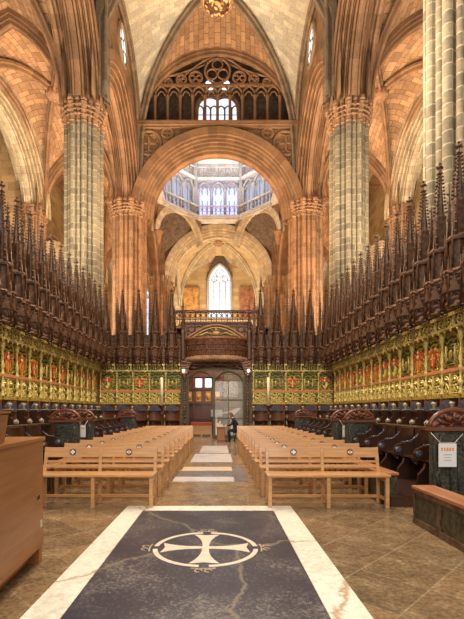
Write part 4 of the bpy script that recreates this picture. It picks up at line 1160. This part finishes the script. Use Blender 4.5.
for sx, sn in ((-1, 'left'), (1, 'right')):
    cnt = 0
    for y0, nst, blk in ((6.60, 5, 'near'), (12.3, 7, 'far')):
        for k in range(nst):
            o = lp if lf else copy_tree(lp); lf = False
            o.location = (CX+sx*4.2, y0+BW*(k+0.5), 0); o.rotation_euler.z = PI/2*(-1 if sx > 0 else 1)
            tag(o, f'low dark choir stall, {ORD[k]} seat of the {blk} block, {sn} side', 'choir stall', f'lower choir stalls, {blk} {sn} block')
        end_panel(CX+sx*3.47, y0-0.1, sx, f'arched carved stall end at the near end of the {blk} lower stalls on the {sn}')
        end_panel(CX+sx*3.47, y0+BW*nst+0.09, sx, f'arched carved stall end at the far end of the {blk} lower stalls on the {sn}')
        kneeler(y0+0.1, y0+BW*nst-0.1, sx, f'long low worn wooden bench front before the {blk} lower stalls on the {sn}')
    kneeler(3.0, 5.58, sx, 'dark green panelled bench front with red top plank, right foreground' if sx > 0 else 'low panelled bench front in the left foreground behind the desk')
    for k in range(1):
        o = copy_tree(lp); o.location = (CX+sx*4.2, 4.4+BW/2, 0); o.rotation_euler.z = PI/2*(-1 if sx > 0 else 1)
        tag(o, f'single low dark choir stall closest to the viewer at the {sn} frame edge', 'choir stall')

# signs
def sign(x, y, z, w, h, lab, rz=0, big=True):
    s = empty('paper_sign', (x, y, z), rz, lab, 'sign', 'paper notices hung on the stalls')
    m = MB(); m.box(-w/2, w/2, -0.003, 0.003, 0, h); p = m.build('sheet', 'paper', s)
    m = MB()
    for i, ww in enumerate((0.9, 0.7, 1.0, 0.8, 0.9)):
        u = -w*0.32+i*w*0.155; m.box(u-w*0.06*ww, u+w*0.06*ww, -0.006, -0.003, h*0.68, h*0.82)
        m.box(u-w*0.02, u+w*0.02, -0.007, -0.006, h*0.72, h*0.78)
    m.build('heading_print', 'orange', p)
    if big:
        m = MB()
        for i, ww in enumerate((0.7, 0.5, 0.62)): m.box(-w*0.35*ww, w*0.35*ww, -0.005, -0.003, h*(0.50-i*0.12), h*(0.53-i*0.12))
        m.build('small_print', 'ink', p)
    m = MB(); m.tube([(-w*0.9, 0.02, h*1.45), (-w*0.4, 0, h*1.02), (w*0.4, 0, h*1.02), (w*0.9, 0.02, h*1.4)], 0.006, 4); m.build('cord', 'inlay', s)
sign(3.44, 6.35, 0.64, 0.27, 0.355, 'white notice with orange heading hung on the nearest right stall end')
sign(3.60, 12.05, 0.72, 0.17, 0.33, 'small narrow white notice hung on the far right stall end', big=False)
sign(-3.93, 12.05, 0.72, 0.15, 0.34, 'small narrow white notice hung on the far left stall end', big=False)

# ------------------------------------------------------------------ candlesticks
for x, sn in ((-2.62, 'left'), (2.18, 'right')):
    c = empty('candlestick', (x, 18.9, 0), 0, f'tall dark candlestick with a thick cream candle to the {sn} of the doorway', 'candlestick', 'tall candlesticks by the doorway')
    m = MB(); m.lathe([(0.26, 0), (0.26, 0.06), (0.12, 0.14), (0.05, 0.2), (0.04, 0.6), (0.09, 0.68), (0.04, 0.76), (0.035, 1.25), (0.10, 1.33), (0.04, 1.42), (0.05, 1.55), (0.16, 1.68), (0.17, 1.72)], 12); m.build('stand', 'spire', c)
    m = MB(); m.lathe([(0.062, 1.72), (0.06, 2.95), (0.03, 2.97)], 12); cd = m.build('candle', 'candle', c)
    m = MB(); m.tube([(0, 0, 2.96), (0.004, 0, 3.0)], 0.005, 4); m.build('wick', 'black', cd)

# ------------------------------------------------------------------ portal
pt = empty('choir_portal', (CX, 22.0, 0), 0, 'carved wooden choir doorway with bowed balcony canopy and green gilt posts', 'doorway')
for sx in (-1, 1):
    m = MB(); m.box(*sorted((sx*1.50, sx*1.78)), -0.35, 0.5, 0, 3.75); p = m.build('door_post', 'weath', pt)
    m = MB(); m.lathe([(0.1, 0), (0.1, 0.5), (0.06, 0.6), (0.055, 1.4), (0.09, 1.5), (0.055, 1.6), (0.05, 3.0), (0.1, 3.2), (0.12, 3.4)], 10, Tr(sx*1.62, -0.42, 0)); m.build('turned_column', 'cwood', p)
    m = MB(); m.prism([(sx*1.5, 3.3), (sx*1.78, 3.3), (sx*1.78, 4.05), (sx*1.1, 4.05), (sx*1.35, 3.75)], -0.5, 0.0, 'y'); m.build('bracket', 'cwood', pt)
    l = MB(); l.lathe([(0.0, -0.09), (0.05, -0.06), (0.06, 0.0), (0.03, 0.05)], 10, Tr(CX+sx*1.66, 21.42, 3.52)); o = l.build('spot_lamp', 'lamp'); tag(o, f'small bright lamp fixed on the {"left" if sx < 0 else "right"} post of the doorway', 'lamp')
m = MB(); m.box(-1.5, 1.5, -0.3, 0.4, 3.78, 4.08)
m.tube([(a, -0.3, 3.62+v*1.0) for a, v in [(-1.45+2.9*i/16, 0.22*math.sin(PI*i/16)) for i in range(17)]], 0.07, 6)
for q in range(13):
    m.octa((-1.2+0.2*q, -0.35, 3.76), 0.07)
m.build('lintel', 'cwood', pt)
def bow(z0, z1, r0, r1, mb, off=0, n=24):
    mb.lathe([(r0, z0), (r1, z1)], n, Tr(0, 0.05, 0), a0=PI, a1=2*PI, sx=1, sy=0.52, smooth=False)
m = MB()
for (r, z) in ():
    pass
m.lathe([(1.55, 3.95), (1.95, 4.02), (2.0, 4.12), (1.86, 4.2), (1.8, 4.28)], 28, Tr(0, 0.05, 0), a0=PI, a1=2*PI, sx=0.91, sy=0.5); m.build('balcony_moulding', 'carvst', pt)
m = MB(); m.lathe([(0.0, 3.98), (1.75, 4.0), (1.80, 4.2), (1.72, 5.02), (1.86, 5.1), (1.9, 5.18), (1.8, 5.22), (0, 5.22)], 28, Tr(0, 0.06, 0), a0=PI, a1=2*PI, sx=0.95, sy=0.5); bl = m.build('balcony', 'bwood', pt)
m = MB()
for i in range(21):
    a = PI+PI*(i+0.5)/21; x, y = 0.95*1.81*math.cos(a), 0.06+0.5*1.79*math.sin(a)
    m.tube([(x, y, 4.2), (x*0.975, y*0.975, 5.02)], 0.022, 5)
    if i < 20:
        a2 = PI+PI*(i+1)/21
        for zz in (4.42, 4.68): 
            x2, y2 = 0.95*1.78*math.cos(a2), 0.06+0.5*1.78*math.sin(a2); m.octa((x2, y2, zz), 0.05, (0.8, 0.8, 1.6))
for z in (4.32, 4.56, 4.84):
    m.tube([(0.95*1.81*math.cos(PI+PI*i/28), 0.055+0.5*1.79*math.sin(PI+PI*i/28), z) for i in range(29)], 0.02, 4)
m.build('balcony_panelling', 'spire', bl)
# arched pediment
m = MB(); pts = [(-1.55+3.1*i/20, 5.2+0.72*math.sin(PI*i/20)) for i in range(21)]
m.prism(pts, -0.15, -0.05, 'y'); pe = m.build('pediment', 'cwood', pt)
m = MB(); m.tube([(a, -0.16, b_) for a, b_ in pts], 0.065, 6); m.build('pediment_rim', 'carvst', pe)
m = MB(); m.tube([(a*0.86, -0.18, 5.2+(b_-5.2)*0.80) for a, b_ in pts], 0.045, 6)
m.ball((0, -0.18, 5.48), 0.14, 8, (1.6, 0.6, 1.0)); m.ball((0, -0.18, 5.66), 0.09, 8)
for sx in (-1, 1):
    m.tube([(sx*0.2, -0.17, 5.4), (sx*0.5, -0.17, 5.52), (sx*0.75, -0.17, 5.4), (sx*1.1, -0.17, 5.36)], 0.05, 5)
m.build('pediment_carving', 'gold_d', pe)
m = MB(); m.box(-1.84, 1.84, -0.08, 0.04, 5.2, 6.08); fz = m.build('frieze', 'bwood', pt)
m = MB(); m.box(-1.84, 1.84, -0.16, -0.08, 6.0, 6.1)
for i in range(10):
    u = -1.66+0.369*i
    m.tube([(u+0.16*math.cos(2*PI*q/10), -0.1, 5.72+0.16*math.sin(2*PI*q/10)) for q in range(10)], 0.025, 5, True); m.tube([(u+0.185, -0.1, 5.2), (u+0.185, -0.1, 6.02)], 0.03, 5)
m.build('frieze_tracery', 'spire', fz)
# end pinnacles on the balcony
for sx in (-1, 1):
    m = MB(); m.lathe([(0.12, 4.1), (0.12, 5.5), (0.07, 5.6), (0.06, 6.2), (0.02, 7.2)], 6, Tr(sx*1.70, -0.35, 0), smooth=False)
    for q in range(8):
        for k in range(4): m.octa((sx*1.70+0.08*math.cos(k*PI/2), -0.35+0.08*math.sin(k*PI/2), 5.7+0.16*q), 0.035)
    m.build('pinnacle', 'spire', pt)
# glazed doors
dr = empty('door_1', (CX, 21.95, 0)); tag(dr, kind='structure')
m = MB()
m.box(-1.50, -1.42, -0.05, 0.05, 0, 3.2); m.box(-0.16, -0.06, -0.06, 0.04, 0, 3.75); m.box(1.38, 1.48, -0.05, 0.05, 0, 3.2)
m.box(-0.06, 1.4, -0.04, 0.04, 0, 0.18); m.box(-0.06, 1.4, -0.02, 0.02, 2.0, 2.05); m.box(-0.06, 1.4, -0.02, 0.02, 1.05, 1.09)
for a0, a1 in ((-1.46, -0.11), (-0.11, 1.43)):
    mid = (a0+a1)/2; hw = (a1-a0)/2
    pts = [(mid+hw*math.cos(PI*i/12), 2.75+0.75*math.sin(PI*i/12)) for i in range(13)]
    m.tube([(a, 0, b_) for a, b_ in pts], 0.05, 6)
m.box(-1.5, 1.5, 0.0, 0.05, 3.6, 3.8)
m.build('door_frame', 'gframe', dr)
m = MB(); m.box(-0.06, 1.40, -0.008, 0.008, 0.18, 3.0); m.build('glass_pane', 'glass', dr)
m = MB(); m.box(0.62, 0.66, -0.03, 0.03, 0.18, 3.0); m.build('glazing_bar', 'gframe', dr)
m = MB(); m.box(0.0, 0.2, -0.05, -0.04, 0.2, 0.5); o = m.build('notice_panel', 'paper', dr)
# vestibule beyond the door
ve = tag(empty('wall_vestibule', (0,0,0)), kind='structure')
m = MB(); m.box(CX-2.6, CX-2.4, 22.6, 27, 0, 6); m.box(CX+2.4, CX+2.6, 22.6, 27, 0, 6); m.box(CX-2.6, CX+2.6, 27, 27.2, 0, 6); m.box(CX-2.6, CX+2.6, 22.6, 27.2, 5.2, 5.4)
m.build('walls', 'wall', ve)
wd = empty('wooden_portal', (CX-0.85, 26.95, 0), 0, 'red-brown carved wooden inner portal with glazed panels seen through the left door opening', 'inner door')
m = MB(); m.box(-1.3, 1.3, -0.15, 0, 0, 4.3); m.build('panelling', 'rwood', wd)
m = MB()
for u in (-1.2, -0.6, 0, 0.6, 1.2): m.box(u-0.08, u+0.08, -0.22, -0.15, 0, 3.6)
for z in (0.9, 1.9, 2.8, 3.6): m.box(-1.3, 1.3, -0.26, -0.15, z, z+0.12)
m.box(-1.4, 1.4, -0.4, -0.1, 4.2, 4.45)
m.build('mouldings', 'rwood', wd)
m = MB()
for u in (-0.3, 0.3): m.box(u-0.2, u+0.2, -0.17, -0.15, 2.95, 3.5)
m.build('panes', 'day', wd)
m = MB()
for u in (-0.9, -0.3, 0.3, 0.9): m.box(u-0.16, u+0.16, -0.17, -0.152, 2.05, 2.7); m.ball((u, -0.18, 2.35), 0.14, 6, (1, 0.4, 1.5))
m.build('carved_panels', 'orange', wd)
bt = empty('red_bench', (-1.05, 24.0, 0), 0, 'low red-covered wooden bench beyond the open left door', 'bench')
m = MB(); m.box(-0.6, 0.6, -0.25, 0.25, 0.62, 0.80); m.build('cushion', 'redcloth', bt)
m = MB(); m.box(-0.58, 0.58, -0.22, -0.18, 0.12, 0.62)
m.build('front_board', 'pine', bt)
for u in (-0.55, 0.0, 0.55):
    m = MB(); m.box(u-0.04, u+0.04, -0.24, 0.2, 0, 0.62); m.build('leg', 'pine', bt)
# white sculpted table behind the glass
wt = empty('white_table', (0.25, 23.4, 0), 0, 'white curved reception table standing behind the glass door', 'table')
m = MB(); m.prism([(-0.65, 1.22), (-0.2, 1.30), (0.1, 1.32), (0.55, 1.25), (0.9, 1.6), (0.75, 1.62), (0.35, 1.46), (0.0, 1.38), (-0.65, 1.24)], -0.3, 0.3, 'y'); m.build('table_top', 'wht', wt)
m = MB(); m.box(-0.5, -0.4, -0.2, 0.2, 0, 1.22); m.box(0.35, 0.45, -0.2, 0.2, 0, 1.28); m.build('legs', 'wht', wt)
m = MB(); m.box(-0.6, 0.1, -0.3, 0.3, 0, 0.42); o = m.build('display_case', 'ledge_w'); o.location = (0.05, 25.8, 1.1)
m = MB(); m.box(-0.6, 0.1, -0.3, 0.3, 0, 1.1); m.build('cabinet', 'dwood', o, Tr(0, 0, -1.1)); tag(o, 'pale grey display case on a dark base, deep behind the glass door', 'display case')

# loft balustrade above the screen
lb = empty('gallery_balustrade', (CX, 23.9, 6.1), 0, 'dark wooden gallery balustrade pierced with tracery above the doorway', 'balustrade')
m = MB(); m.box(-2.75, 2.75, -0.1, 0.1, 0, 0.12); m.box(-2.75, 2.75, -0.12, 0.12, 0.95, 1.07); m.box(-2.75, 2.75, -0.05, 0.05, 0.55, 0.6)
m.build('rails', 'cwood', lb)
m = MB(); n = 18
for i in range(n+1):
    u = -2.7+5.4*i/n; m.tube([(u, 0, 0.1), (u, 0, 0.98)], 0.03, 5)
for i in range(n):
    u = -2.7+5.4*(i+0.5)/n
    m.tube([(u+0.11*math.cos(2*PI*q/8), 0, 0.77+0.13*math.sin(2*PI*q/8)) for q in range(8)], 0.022, 4, True)
    m.tube([(u-0.14, 0, 0.1), (u, 0, 0.5), (u+0.14, 0, 0.1)], 0.022, 4)
m.build('tracery', 'spire', lb)
for u in (-2.75, 2.75):
    m = MB(); m.box(u-0.09, u+0.09, -0.14, 0.14, -0.3, 1.15); m.lathe([(0.1, 1.15), (0.06, 1.3), (0.02, 2.0)], 6, Tr(u, 0, 0), smooth=False); m.build('post', 'spire', lb)
m = MB(); m.box(CX-2.9, CX+2.9, 22.9, 24.6, 5.95, 6.1); m.box(CX-2.9, CX+2.9, 23.7, 24.4, 5.0, 5.95); struct(m.build('trim_13', 'cwood'))

# ------------------------------------------------------------------ attendant's desk and person
dk = empty('small_desk', (0.05, 19.75, 0), 0, 'small brown wooden box desk in front of the seated attendant', 'desk')
m = MB(); m.box(-0.20, 0.20, -0.18, 0.18, 0.0, 0.70); m.build('body', 'rwood', dk)
m = MB(); m.box(-0.23, 0.23, -0.21, 0.21, 0.70, 0.73); m.build('top', 'pine', dk)
m = MB(); m.box(-0.16, 0.16, -0.19, -0.18, 0.1, 0.6); m.build('front_panel', 'podium', dk)
for k_, (dx, dz) in enumerate(((-0.14, 0.16), (-0.05, 0.24), (0.04, 0.1))):
    m = MB(); m.box(-0.035, 0.035, -0.05, 0.05, 0, dz); o = m.build('leaflet_stack', 'inlay'); o.location = (0.05+dx, 19.70, 0.732)
    tag(o, ['short cream leaflet stack at the left of the small desk', 'tall cream leaflet stack in the middle of the small desk', 'low cream leaflet stack nearest the attendant on the small desk'][k_], 'leaflets')
st = empty('stool', (0.81, 19.95, 0), 0, 'dark low stool under the seated attendant', 'stool')
m = MB(); m.lathe([(0.19, 0.42), (0.20, 0.47)], 14); m.build('seat', 'black', st)
for k in range(4):
    a = PI/4+k*PI/2; m = MB(); m.tube([(0.1*math.cos(a), 0.1*math.sin(a), 0.42), (0.17*math.cos(a), 0.17*math.sin(a), 0)], 0.018, 6); m.build('leg', 'black', st)

def person():
    r = empty('person', (0.81, 19.95, 0), 0, 'person in dark clothes and blue mask seated beside the glass door', 'person')
    # faces -x ; skeleton in local metres, origin on the floor under the seat
    J = {'pel': (0.0, 0, 0.56), 'wa': (-0.04, 0, 0.74), 'ch': (-0.12, 0, 0.92), 'up': (-0.19, 0, 1.06), 'nk': (-0.24, 0, 1.13), 'hd': (-0.29, 0, 1.19),
         'hl': (-0.04, -0.10, 0.54), 'hr': (-0.04, 0.10, 0.54), 'kl': (-0.43, -0.13, 0.52), 'kr': (-0.40, 0.15, 0.52),
         'al': (-0.36, -0.13, 0.11), 'ar': (-0.30, 0.15, 0.11), 'tl': (-0.52, -0.14, 0.04), 'tr': (-0.46, 0.16, 0.04),
         'sl': (-0.17, -0.17, 1.02), 'sr': (-0.17, 0.17, 1.02), 'el': (-0.28, -0.23, 0.80), 'er': (-0.26, 0.23, 0.80), 'wl': (-0.47, -0.13, 0.77), 'wr': (-0.46, 0.12, 0.77), 'pl': (-0.53, -0.10, 0.765), 'pr': (-0.52, 0.09, 0.765)}
    E = [('pel','wa'), ('wa','ch'), ('ch','up'), ('up','nk'), ('nk','hd'), ('pel','hl'), ('pel','hr'), ('hl','kl'), ('hr','kr'), ('kl','al'), ('kr','ar'), ('al','tl'), ('ar','tr'), ('ch','sl'), ('ch','sr'), ('sl','el'), ('sr','er'), ('el','wl'), ('er','wr'), ('wl','pl'), ('wr','pr')]
    Rr = {'pel': 0.14, 'wa': 0.13, 'ch': 0.145, 'up': 0.10, 'nk': 0.055, 'hd': 0.055, 'hl': 0.095, 'hr': 0.095, 'kl': 0.065, 'kr': 0.065, 'al': 0.045, 'ar': 0.045, 'tl': 0.035, 'tr': 0.035,
          'sl': 0.07, 'sr': 0.07, 'el': 0.05, 'er': 0.05, 'wl': 0.032, 'wr': 0.032, 'pl': 0.028, 'pr': 0.028}
    ks = list(J); me = bpy.data.meshes.new('sk')
    V = [J[k] for k in ks]; Ed = [(ks.index(a), ks.index(b)) for a, b in E]; rad = [Rr[k] for k in ks]
    # fingers: short chains rooted inside the palm
    for pk, sy in (('pl', -1), ('pr', 1)):
        P = Vector(J[pk]); pi_ = ks.index(pk)
        for f in range(5):
            if f < 4: d = [Vector((-0.045, sy*(-0.022+0.015*f), 0.004)), Vector((-0.080+0.006*abs(f-1.5), sy*(-0.026+0.017*f), -0.012))]
            else: d = [Vector((0.0, -sy*0.035, 0.0)), Vector((-0.035, -sy*0.052, -0.008))]
            b = len(V); V += [tuple(P+x) for x in d]; Ed += [(pi_, b), (b, b+1)]; rad += [0.0095, 0.008]
    me.from_pydata(V, Ed, []); tmp = bpy.data.objects.new('sk', me); C.objects.link(tmp)
    sk = tmp.modifiers.new('s', 'SKIN'); tmp.modifiers.new('u', 'SUBSURF').levels = 1
    for i, v in enumerate(me.skin_vertices[0].data): v.radius = (rad[i], rad[i]*(1.25 if i in (0, 1, 2) else 1)); v.use_root = (i == 0)
    dg = bpy.context.evaluated_depsgraph_get(); ev = tmp.evaluated_get(dg); m2 = bpy.data.meshes.new_from_object(ev)
    vs = [tuple(v.co) for v in m2.vertices]; fs = [list(p.vertices) for p in m2.polygons]
    bpy.data.objects.remove(tmp)
    body = MB(); body.add(vs, fs, None, True)
    # head, with nose, brow and ears, in the same mesh
    T = Tr(-0.31, 0, 1.265) @ Ry(-0.35)
    b0 = len(body.v); body.lathe([(max(1e-4, math.sin(PI*j/10))*0.083*(1 if j > 4 else 0.86+0.035*j), -math.cos(PI*j/10)*0.118) for j in range(11)], 14, T @ Matrix.Diagonal((1.12, 0.92, 1, 1)))
    body.add([T @ Vector(p) for p in ((-0.085, 0.0, 0.02), (-0.085, 0.016, -0.025), (-0.085, -0.016, -0.025), (-0.118, 0, -0.022))], [(0,1,3), (0,3,2), (1,2,3)])
    for sy in (-1, 1): body.ball(T @ Vector((0.005, sy*0.079, -0.01)), 0.022, 6, (0.8, 0.4, 1.3))
    o = body.build('body', 'cloth', r); o.data.materials.append(M['skin'])
    for p in o.data.polygons:
        c = p.center
        if c.z > 1.12 and c.x < -0.18 or c.x < -0.475 and c.z > 0.70: p.material_index = 1
    m = MB()
    m.lathe([(max(1e-4, math.sin(PI*j/10))*0.096, -math.cos(PI*j/10)*0.13) for j in range(3, 11)], 14, T @ Tr(0.022, 0, 0.016) @ Matrix.Diagonal((1.02, 0.95, 1, 1)), capz=False)
    m.ball(T @ Vector((0.05, 0, -0.05)), 0.065, 8, (1, 1.15, 1.3)); m.build('hair', 'hair', r)
    m = MB(); m.ball(T @ Vector((-0.062, 0, -0.055)), 0.055, 10, (0.85, 1.15, 0.9)); m.build('face_mask', 'mask', r)
    m = MB()
    for sy in (-1, 1): m.ball(T @ Vector((-0.084, sy*0.032, 0.012)), 0.011, 6)
    m.build('eyes', 'black', r)
    m = MB(); m.box(-0.10, 0.06, -0.20, 0.20, 0.60, 0.66); m.build('belt', 'black', r, Tr(-0.0, 0, 0))
    for sy, pk in ((-1, 'tl'), (1, 'tr')):
        m = MB(); x, y, z = J[pk]; m.ball((x+0.06, y, 0.045), 0.05, 8, (2.2, 0.9, 0.85)); m.build('shoe', 'black', r)
person()

# ------------------------------------------------------------------ lights
def area(name, loc, rot, sx, sy, power, col):
    l = bpy.data.lights.new(name, 'AREA'); l.shape = 'RECTANGLE'; l.size = sx; l.size_y = sy; l.energy = power; l.color = col
    o = bpy.data.objects.new(name, l); C.objects.link(o); o.location = loc; o.rotation_euler = rot; return o
WARM = (1.0, 0.60, 0.30); MID = (1.0, 0.80, 0.58); NEU = (1.0, 0.94, 0.86)
UP = (PI, 0, 0)
# daylight from the east end behind the camera
area('east_daylight', (0, -5, 11), (math.radians(78), 0, 0), 7, 7, 520, NEU)
area('east_daylight_low', (0, -3, 4.0), (math.radians(86), 0, 0), 4, 2, 120, NEU)
# unseen area lights added to brighten nave, stalls and aisles
for sx in (-1, 1):
    area('nave_uplight', (CX+sx*4.0, 17.5, 10.2 if False else 8.8), (PI, math.radians(-8*sx), 0), 1.0, 4, 650, MID)
    area('choir_fill_light', (CX+sx*1.4, 12.5, 12.5), (0, math.radians(-52*sx), 0), 1.0, 12, 1300, MID)
    area('aisle_uplight', (CX+sx*11.2, 17.5, 6), UP, 1.2, 3, 1150, MID)
    area('aisle_uplight', (CX+sx*11.2, 28.6, 6), UP, 1.2, 3, 1700, MID)
    area('aisle_uplight', (CX+sx*11.2, 43, 6), UP, 1.2, 3, 900, WARM)
    area('aisle_uplight', (CX+sx*11.2, 57.5, 6), UP, 1.2, 2, 450, MID)
area('nave_uplight', (CX-3, 27.4, 7.5), UP, 1.5, 1.5, 950, WARM); area('nave_uplight', (CX+3, 27.4, 7.5), UP, 1.5, 1.5, 950, WARM)
area('crossing_uplight', (CX-3, 40, 7.5), UP, 1.5, 1.5, 750, WARM); area('crossing_uplight', (CX+3, 40, 7.5), UP, 1.5, 1.5, 750, WARM)
area('west_light', (CX, 56.0, 9.0), (math.radians(145), 0, 0), 9, 3, 1500, MID)
area('lantern_light', (CX, 43.15, 25.0), UP, 7, 7, 800, (0.90, 0.93, 1.0))
area('vestibule_light', (CX, 24.6, 5.1), (0, 0, 0), 3, 2, 170, (0.88,0.93,1.0))
wd_ = bpy.data.worlds.new('world'); bpy.context.scene.world = wd_; wd_.use_nodes = True
bg = wd_.node_tree.nodes['Background']; bg.inputs[0].default_value = (1.0, 0.88, 0.72, 1); bg.inputs[1].default_value = 0.36

# ------------------------------------------------------------------ camera
cd = bpy.data.cameras.new('camera'); cam = bpy.data.objects.new('camera', cd); C.objects.link(cam)
cam.location = (0, 0, 1.5); cam.rotation_euler = (PI/2, 0, 0)
cd.sensor_fit = 'VERTICAL'; cd.sensor_height = 36; cd.sensor_width = 36; cd.lens = 36*420/619
cd.shift_x = 12/619; cd.shift_y = 100.5/619
cd.clip_start = 0.05; cd.clip_end = 200
S = bpy.context.scene; S.camera = cam
S.view_settings.view_transform = 'Standard'; S.view_settings.look = 'None'; S.view_settings.exposure = 0.74
S.view_settings.gamma = 1; S.view_settings.use_curve_mapping = False
